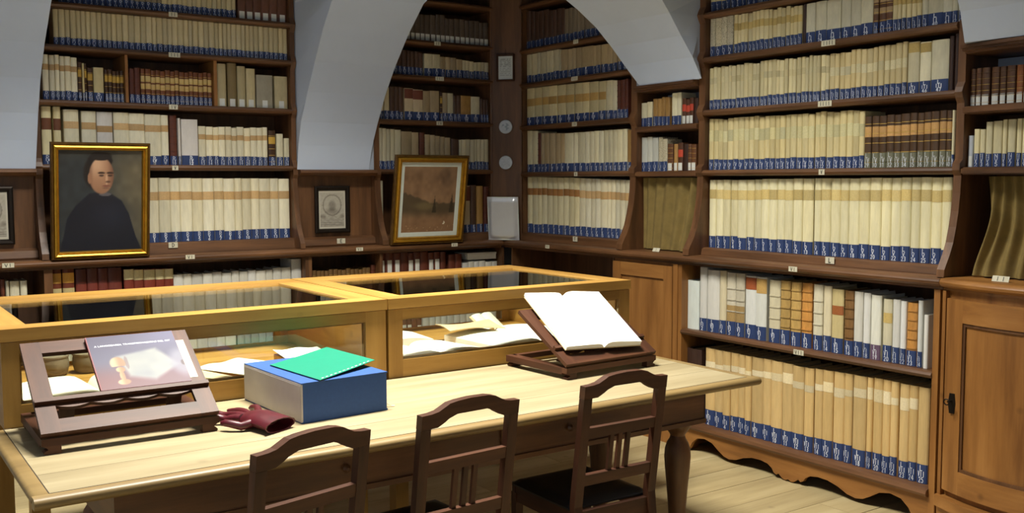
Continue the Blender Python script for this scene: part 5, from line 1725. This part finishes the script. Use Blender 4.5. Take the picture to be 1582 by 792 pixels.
# style: cover, colour, label kind, bands [(z0,z1,colour)], gilt lines, ribs, words
ST = {
    'v': ('vellum', VL, 'b', [], 0, 0, 'cream vellum'), 'vq': ('vellum', (204, 186, 138), 'b', [], 0, 0, 'beige vellum'),
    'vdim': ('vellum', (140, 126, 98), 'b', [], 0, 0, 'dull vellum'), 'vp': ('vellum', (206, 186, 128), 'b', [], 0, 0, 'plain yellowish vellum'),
    'vband': ('vellum', (226, 216, 180), 'b', [(.66, .79, (198, 162, 110))], 0, 0, 'cream vellum tan-banded'),
    'pband': ('vellum', (214, 208, 200), 'b', [(.62, .74, (186, 148, 96))], 0, 0, 'whitish vellum tan-banded'),
    'vdark': ('vellum', (222, 206, 152), 'b', [(.60, .80, (112, 66, 40))], 0, 0, 'cream vellum brown-banded'),
    'vbb': ('vellum', (216, 204, 158), 'b', [(.68, .80, (150, 104, 56))], 0, 0, 'cream vellum brown-banded'),
    'vsoft': ('vellum', (214, 198, 146), 'b', [(.60, .78, (190, 166, 104))], 0, 0, 'cream vellum soft-banded'),
    'v3': ('vellum', (216, 202, 152), 'b', [(.62, .76, (200, 188, 146))], 0, 0, 'pale vellum grey-banded'),
    'v3b': ('vellum', (212, 190, 132), 'b', [(.52, .70, (206, 196, 158))], 0, 0, 'tan vellum pale-banded'),
    'vstain': ('vellum', (216, 206, 168), 'b', [(.80, .985, (182, 156, 92))], 0, 0, 'cream vellum stained-top'),
    'vwide': ('vellum', (212, 194, 136), 'b', [(.56, .78, (204, 196, 150))], 0, 0, 'tan vellum pale-titled'),
    'vfol': ('vellum', (230, 220, 172), 'b', [(.72, .855, (206, 184, 122))], 0, 0, 'cream vellum tan-banded'),
    'vm': ('vellum', (206, 194, 156), 'b', [], 0, 0, 'pale vellum'), 'tm': ('vellum', (178, 154, 112), 'b', [], 0, 0, 'tan vellum'),
    'tan': ('leather', (164, 126, 70), 'b', [], 0, 0, 'tan calf'), 'vtan': ('vellum', (212, 196, 146), 'b', [(.52, .72, (186, 148, 84))], 0, 0, 'cream vellum tan-banded'),
    'vrt': ('vellum', (200, 178, 136), 'b', [(.68, .985, (118, 62, 44))], 0, 0, 'vellum red-topped'),
    'sp': ('speck', (206, 196, 164), 'b', [], 0, 0, 'speckled vellum'), 'gp': ('vellum', (208, 202, 172), 'b', [], 0, 0, 'broad greyish vellum'),
    'vw': ('vellum', (196, 178, 128), 'w', [], 0, 0, 'beige vellum white-labelled'), 'tw': ('vellum', (146, 122, 72), 'w', [], 0, 0, 'olive-brown vellum white-labelled'),
    'gw': ('vellum', (176, 166, 138), 'w', [], 0, 0, 'broad greyish vellum white-labelled'),
    'lw': ('leather', (104, 66, 48), 'w', [], 0, 0, 'brown leather white-labelled'), 'lg': ('leather', (70, 44, 24), 'b', [(.62, .82, (190, 152, 62))], 5, 0, 'gilt-lined brown leather'),
    'lr': ('leather', (94, 48, 32), 'b', [], 0, 1, 'reddish-brown leather'), 'lpan': ('leather', (116, 66, 36), 'b', [(.42, .58, (200, 168, 106)), (.63, .80, (206, 178, 114))], 5, 0, 'gilt-panelled brown leather'),
    'lpan2': ('leather', (98, 66, 46), 'b', [(.45, .58, (170, 144, 106)), (.70, .82, (170, 144, 106))], 5, 0, 'panelled brown leather'),
    'ltan': ('leather', (78, 56, 38), 'g', [(.60, .80, (196, 152, 92))], 5, 0, 'tan-titled brown leather'),
    'ldk': ('leather', (62, 42, 34), 'n', [], 0, 0, 'dark brown leather'), 'lor': ('leather', (108, 52, 34), 'n', [(.55, .68, (192, 176, 128)), (.76, .93, (212, 158, 70))], 0, 0, 'orange-titled red leather'),
    'ldr': ('leather', (84, 38, 30), 'n', [(.0, .74, (112, 46, 34))], 0, 0, 'dark red leather'), 'vred': ('leather', (118, 50, 36), 'n', [(.80, .99, (222, 208, 160))], 0, 0, 'red leather cream-topped'),
    'gpl': ('papercov', (150, 156, 150), 'n', [], 0, 0, 'grey paper-bound'),
    'vl': ('vellum', (214, 206, 176), 'n', [], 0, 0, 'pale vellum'), 'pl': ('papercov', (206, 204, 194), 'n', [], 0, 0, 'white paper-bound'),
    'lsm': ('leather', (112, 84, 48), 'n', [], 5, 0, 'small brown leather'), 'lrw': ('leather', (98, 50, 36), 'W', [], 0, 0, 'dark red leather white-labelled'),
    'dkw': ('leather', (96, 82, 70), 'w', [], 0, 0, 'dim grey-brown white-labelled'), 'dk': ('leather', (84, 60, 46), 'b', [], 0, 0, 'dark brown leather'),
    'dkt': ('vellum', (140, 122, 96), 'b', [], 0, 0, 'dim tan vellum'), 'pw': ('papercov', (204, 198, 190), 'b', [], 0, 0, 'grey-white paper-bound'),
    'lred': ('leather', (84, 52, 34), 'w', [(.50, .76, (184, 66, 44))], 0, 0, 'brown leather red-titled'), 'pl2': ('papercov', (190, 190, 178), 'b', [], 0, 0, 'grey paper-bound'),
    'lrw2': ('leather', (104, 66, 40), 'w', [], 5, 0, 'gilt-lined brown white-labelled'), 'tanw': ('leather', (168, 128, 74), 'w', [], 0, 0, 'tan calf white-labelled'),
    'l2w': ('leather', (88, 58, 36), 'w', [], 6, 1, 'ribbed brown leather white-labelled'), 'l2o': ('leather', (140, 84, 44), 'w', [], 6, 1, 'ribbed orange-brown leather'),
    'pn': ('papercov', (198, 204, 210), 'w', [], 0, 0, 'narrow grey-white paper-bound'), 'vn': ('vellum', (218, 206, 160), 'b', [], 0, 0, 'cream vellum'),
    'pbox': ('papercov', (206, 214, 212), 'n', [], 0, 0, 'plain grey-white paper-bound'), 'w6': ('papercov', (224, 222, 214), 'b', [], 0, 0, 'white paper-bound'),
    'w6p': ('papercov', (218, 218, 206), 'p', [], 0, 0, 'white paper-bound mauve-labelled'), 'c6': ('vellum', (222, 208, 168), 'b', [], 0, 0, 'cream vellum'),
    'h6': ('vellum', (214, 204, 176), 'b', [(.22, .48, (168, 140, 92))], 0, 2, 'ribbed cream vellum brown-footed'), 'r6': ('papercov', (220, 220, 212), 'b', [(.78, .97, (160, 84, 46))], 0, 0, 'white red-brown-topped'),
    't6': ('papercov', (218, 218, 206), 'b', [(.74, .97, (196, 158, 92))], 0, 0, 'white tan-topped'), 'k6': ('vellum', (218, 208, 174), 'b', [], 0, 2, 'ribbed cream vellum'),
    'y6': ('leather', (192, 158, 94), 'b', [], 0, 1, 'ribbed tan calf'), 'o6': ('leather', (196, 140, 72), 'b', [], 0, 1, 'ribbed orange calf'),
    's6': ('vellum', (214, 192, 128), 'b', [(.60, .74, (150, 88, 46))], 0, 0, 'yellow vellum red-patched'), 'b6': ('leather', (126, 92, 54), 'b', [], 0, 1, 'ribbed brown calf'),
    'c6b': ('vellum', (224, 214, 176), 'b', [(.62, .78, (204, 178, 112))], 0, 0, 'cream vellum tan-patched'), 'g6': ('papercov', (216, 216, 206), 'b', [], 0, 0, 'thin white paper-bound'),
    'wb6': ('papercov', (228, 226, 220), 'n', [], 0, 0, 'thin blank white paper-bound'), 'v7': ('vellum', (212, 176, 110), 'b', [(.74, .86, (224, 208, 168))], 0, 0, 'golden vellum pale-titled'),
}
ROWTXT = {'D0': 'D I', 'D1': 'D II', 'D2': 'D III', 'D3': 'D IV', 'D4': 'D V', 'CL1': 'E I', 'CL2': 'E II', 'CL3': 'E III', 'CL4': 'E IV', 'CL5': 'E V',
          'CR1': 'F I', 'CR2': 'F II', 'CR3': 'F III', 'CR4': 'F IV', 'CR5': 'F V', 'N1a': 'I I', 'N1b': 'I II', 'L1': 'L I', 'L2': 'L II', 'L3': 'L III', 'L4': 'L IV',
          'L5': 'L V', 'L6': 'L VI', 'L7': 'L VII', 'N2a': 'N IV', 'N2b': 'N V'}
LABH = {'L5': .072, 'L6': .078, 'L7': .088, 'D4': .060, 'L4': .060, 'L3': .056, 'L2': .058, 'D1': .046, 'D0': .05, 'D2': .052, 'D3': .056, 'CR5': .064, 'N2b': .06}
BAY = {'D': ('portrait bookcase', 'the portrait end'), 'C': ('corner bookcase', 'the pilaster'), 'N1': ('closed-curtain niche', 'the corner'), 'L': ('wide bookcase', 'the corner side'), 'N2': ('parted-curtain niche', 'the wide bookcase')}
ROWN = {'0': 'top', '1': 'top'}
ORD = ['', 'first', 'second', 'third', 'fourth', 'fifth', 'sixth', 'seventh', 'eighth', 'ninth', 'tenth']


def ordinal(k_):
    if k_ <= 10:
        return ORD[k_]
    s = 'th' if 10 < k_ % 100 < 14 else {1: 'st', 2: 'nd', 3: 'rd'}.get(k_ % 10, 'th')
    return f'{k_}{s}'


ROWS += [('DM', 'LL', .30, [(1.04, 1.72, 14, .30, .33, 'vl'), (1.73, 2.10, 6, .34, .34, 'pl'), (2.11, 2.54, 9, .32, .33, 'gpl')]), ('CM', 'LL', .30, [(3.12, 3.45, 8, .33, .32, 'lrw'), (3.46, 4.09, 12, .35, .34, 'pl')])]
WHERE = {'DM': ('lowest shelf under portrait behind case', 'niche panel', 0), 'CM': ('lowest shelf under landscape behind case', 'engraving end', 0),
         'D0': ('top shelf of portrait bookcase', 'niche panel', 0), 'D1': ('second shelf of portrait bookcase', 'niche panel', 0), 'D2': ('third shelf of portrait bookcase', 'niche panel', 0),
         'D3': ('fourth shelf of portrait bookcase', 'niche panel', 0), 'D4': ('ledge beside the portrait', 'portrait', 0), 'DX': ('lower bookcase under niche panel', 'panel end', 0),
         'DL': ('low bookcase under portrait', 'portrait end', 0), 'EL': ('low bookcase under engraving', 'portrait end', 0), 'CL0': ('low bookcase under landscape', 'engraving end', 0),
         'CL1': ('top shelf behind landscape', 'pilaster', 1), 'CL2': ('second shelf behind landscape', 'pilaster', 1), 'CL3': ('third shelf behind landscape', 'pilaster', 1),
         'CL4': ('shelf just above landscape', 'pilaster', 1), 'CL5': ('ledge behind landscape', 'silver panel', 1),
         'CR1': ('top shelf past pilaster', 'pilaster', 0), 'CR2': ('second shelf past pilaster', 'pilaster', 0), 'CR3': ('third shelf past pilaster', 'pilaster', 0),
         'CR4': ('fourth shelf past pilaster', 'pilaster', 0), 'CR5': ('ledge past silver panel', 'silver panel', 0),
         'N1a': ('upper shelf over closed curtain', 'corner', 0), 'N1b': ('lower shelf over closed curtain', 'corner', 0),
         'L1': ('top shelf of wide bookcase', 'corner side', 0), 'L2': ('second shelf of wide bookcase', 'corner side', 0), 'L3': ('third shelf of wide bookcase', 'corner side', 0),
         'L4': ('fourth shelf of wide bookcase', 'corner side', 0), 'L5': ('ledge of wide bookcase', 'corner side', 0), 'L6': ('shelf below wide bookcase ledge', 'corner side', 0),
         'L7': ('bottom shelf near floor', 'table side', 0), 'N2a': ('upper shelf over parted curtain', 'wide bookcase', 0), 'N2b': ('lower shelf over parted curtain', 'wide bookcase', 0)}
LMAT = {'b': [M['blue'], M['ink']], 'g': [M['green'], M['ink']], 'p': [M['pinkblue'], M['ink']]}


def jit(c, a):
    k_ = 1 + (rnd.random() - .5) * 2 * a
    w_ = (rnd.random() - .5) * a * .9
    return (c[0] * k_, c[1] * k_ * (1 - w_ * .25), c[2] * k_ * (1 - w_))


def make_book(row, pl, u, w, h, z, st, idx, total, num):
    cov, colr, lab, bands, gilt, ribs, words = ST[st]
    side = pl[0]
    dep = min(.235, max(.13, h * .62)) * (1 + .08 * (rnd.random() - .5))
    proud = (rnd.random() - .5) * .006
    big = h > .30
    name = {'vellum': 'vellum_folio' if big else 'vellum_quarto' if h > .225 else 'vellum_octavo', 'speck': 'speckled_vellum_book', 'leather': 'leather_book', 'papercov': 'paper_bound_book'}[cov]
    o = bpy.data.objects.new(name, CM[cov])
    COL.objects.link(o)
    if side == 'L':
        o.location = (u, SPN[pl] + proud, z + .0004)
    else:
        o.location = (SPN[pl] + proud, u, z + .0004)
        o.rotation_euler = (0, 0, -PI / 2)
    o.scale = (w, dep, h)
    c = jit(colr, .07)
    if cov in ('vellum', 'speck'):
        g_ = sum(c) / 3
        c = tuple(x + (g_ - x) * .14 for x in c)
    o.color = rgb(*[min(255, x) for x in c])
    where, end, rev = WHERE[row]
    k_ = total - idx if rev else idx + 1
    lb = f'{words} book, {ordinal(k_)} from {end}, {where}'
    tag(o, lb, 'book', f'books on the {where}')

    def kid(nm, me, z0=0.0, sz=1.0, color=None):
        p = bpy.data.objects.new(nm, me)
        COL.objects.link(p)
        p.parent = o
        p.location = (0, 0, z0)
        p.scale = (1, 1, sz)
        if color is not None:
            p.color = rgb(*[min(255, x) for x in color])
        return p
    kid('page_block', PM)
    for z0, z1, bc in bands:
        dz = (rnd.random() - .5) * .012
        if st == 'v7':
            if rnd.random() < .12: continue
            dz = (rnd.random() - .5) * .06
            z1 = z0 + .07 + rnd.random() * .07
        kid('title_band', BANDM, max(.002, z0 + dz), z1 - z0, jit(bc, .08))
    if gilt:
        kid('gilt_lines', GILT[gilt])['kind'] = 'stuff'
    if ribs:
        p = kid('raised_bands', RIBS if ribs == 1 else RIBV)
        p.color = rgb(*[min(255, x * .9) for x in c])
        p['kind'] = 'stuff'
    if lab in 'bgp' and row not in ROWTXT:
        return o
    if lab in 'bgp':
        lh = LABH.get(row, .058) * (.94 + .12 * rnd.random())
        if lab == 'g': lh *= 1.25
        mb_ = MB()
        n_ = len(ARC)
        vs = [(x * w, (y - .006) * dep, zz_) for zz_ in (.0005, lh) for x, y in ARC]
        mb_.add(vs, [(a, a + 1, n_ + a + 1, n_ + a) for a in range(n_ - 1)])
        txt = ROWTXT[row].split() + [str(num)]
        rows_ = len(txt)
        tw = min(w * .66, .020)
        jx = (rnd.random() - .5) * w * .10
        for r_, tx in enumerate(txt):
            cz = lh * (.96 - (r_ + .5) / rows_ * .92)
            ww = min(w * .8, tw * (.55 + .42 * len(tx)))
            strokes(mb_, tx, jx, cz, ww, lh * .27, max(.0016, w * .050), lambda x, zz_: (x, (arc_y(x / w) - .010) * dep, zz_))
        p = bpy.data.objects.new('spine_label', mb_.mesh('spine_label', LMAT[lab]))
        COL.objects.link(p)
        p.parent = o
        p.scale = (1 / w, 1 / dep, 1 / h)
    elif lab in 'wW':
        lh = .046 if lab == 'w' else .12
        lw = min(w * .82, .034)
        if lab == 'W' and rnd.random() < .45:
            return o
        mb_ = MB()
        xs_ = [-.5 * lw, -.25 * lw, 0, .25 * lw, .5 * lw]
        z0 = .004 if lab == 'w' else h - .05 - lh
        vs = [(x, (arc_y(x / w) - .007) * dep, zz_) for zz_ in (z0, z0 + lh) for x in xs_]
        mb_.add(vs, [(a, a + 1, 6 + a, 5 + a) for a in range(4)])
        p = bpy.data.objects.new('spine_label', mb_.mesh('spine_label', M['whitelab']))
        COL.objects.link(p)
        p.parent = o
        p.scale = (1 / w, 1 / dep, 1 / h)
    return o


SPAN = {'D': (1.014, 2.506), 'CL': (3.145, 4.066), 'CR': (4.792, 5.980), 'N1': (4.20, 4.731), 'L': (2.584, 4.146), 'L6': (2.604, 4.22), 'L7': (2.604, 4.22), 'DL': (1.032, 2.548), 'DX': (.302, .983),
        'DM': (1.032, 2.548), 'CM': (3.114, 4.098), 'EL': (2.597, 3.09), 'CL0': (3.114, 4.098), 'N1a': (4.20, 4.731), 'N1b': (4.20, 4.731), 'N2a': (1.80, 2.541), 'N2b': (1.80, 2.541)}
MAXH = {'DL': .345, 'CL0': .345, 'DX': .345, 'D1': .206, 'D2': .278, 'D3': .333, 'D4': .437, 'CL2': .211, 'CL3': .279, 'CL4': .311, 'CL5': .428, 'CR2': .211, 'CR3': .271, 'CR4': .304, 'CR5': .408,
        'L2': .220, 'L3': .269, 'L4': .312, 'L5': .418, 'L6': .381, 'L7': .512, 'N1a': .213, 'N1b': .245, 'N2a': .232, 'N2b': .236, 'CR1': .286, 'CL1': .25}

for row, pl, z, segs in ROWS:
    total = sum(s[2] for s in segs)
    idx = 0
    lo_, hi_ = min(min(s[0], s[1]) for s in segs), max(max(s[0], s[1]) for s in segs)
    ca, cb_ = SPAN.get(row[:-1] if row not in SPAN else row, (-9, 9))
    nlo, nhi = max(lo_, ca), min(hi_, cb_)
    rm = lambda u: nlo + (u - lo_) / (hi_ - lo_) * (nhi - nlo)
    segs = [(rm(s[0]), rm(s[1])) + tuple(s[2:]) for s in segs]
    for u0, u1, n_, h0, h1, st in segs:
        sgn = 1 if u1 > u0 else -1
        L_ = abs(u1 - u0)
        ws = [1 + (rnd.random() - .5) * (.35 if n_ > 1 else 0) for _ in range(n_)]
        s_ = sum(ws)
        p = u0
        for k_ in range(n_):
            w = ws[k_] / s_ * L_
            f = (k_ + .5) / n_
            h = h0 + (h1 - h0) * f + (rnd.random() - .5) * (.012 if n_ > 1 else .004)
            h = min(h, MAXH.get(row, 9) - .004 + rnd.random() * .002)
            make_book(row, pl, p + sgn * w / 2, w - .0014, h, z, st, idx, total, idx + 1)
            p += sgn * w
            idx += 1

# a white box laid flat on the small white books of the low corner shelf
bxw = thing('flat_box', 'flat white box lying on the small white books under the landscape picture', 'box', (3.965, YL + .07, .75 + .262))
MB().box(-.125, .125, -.09, .09, 0, .036).build('tray', M['paper'], bxw)
MB().box(-.128, .128, -.093, .093, .0365, .050).build('lid', M['whitelab'], bxw)
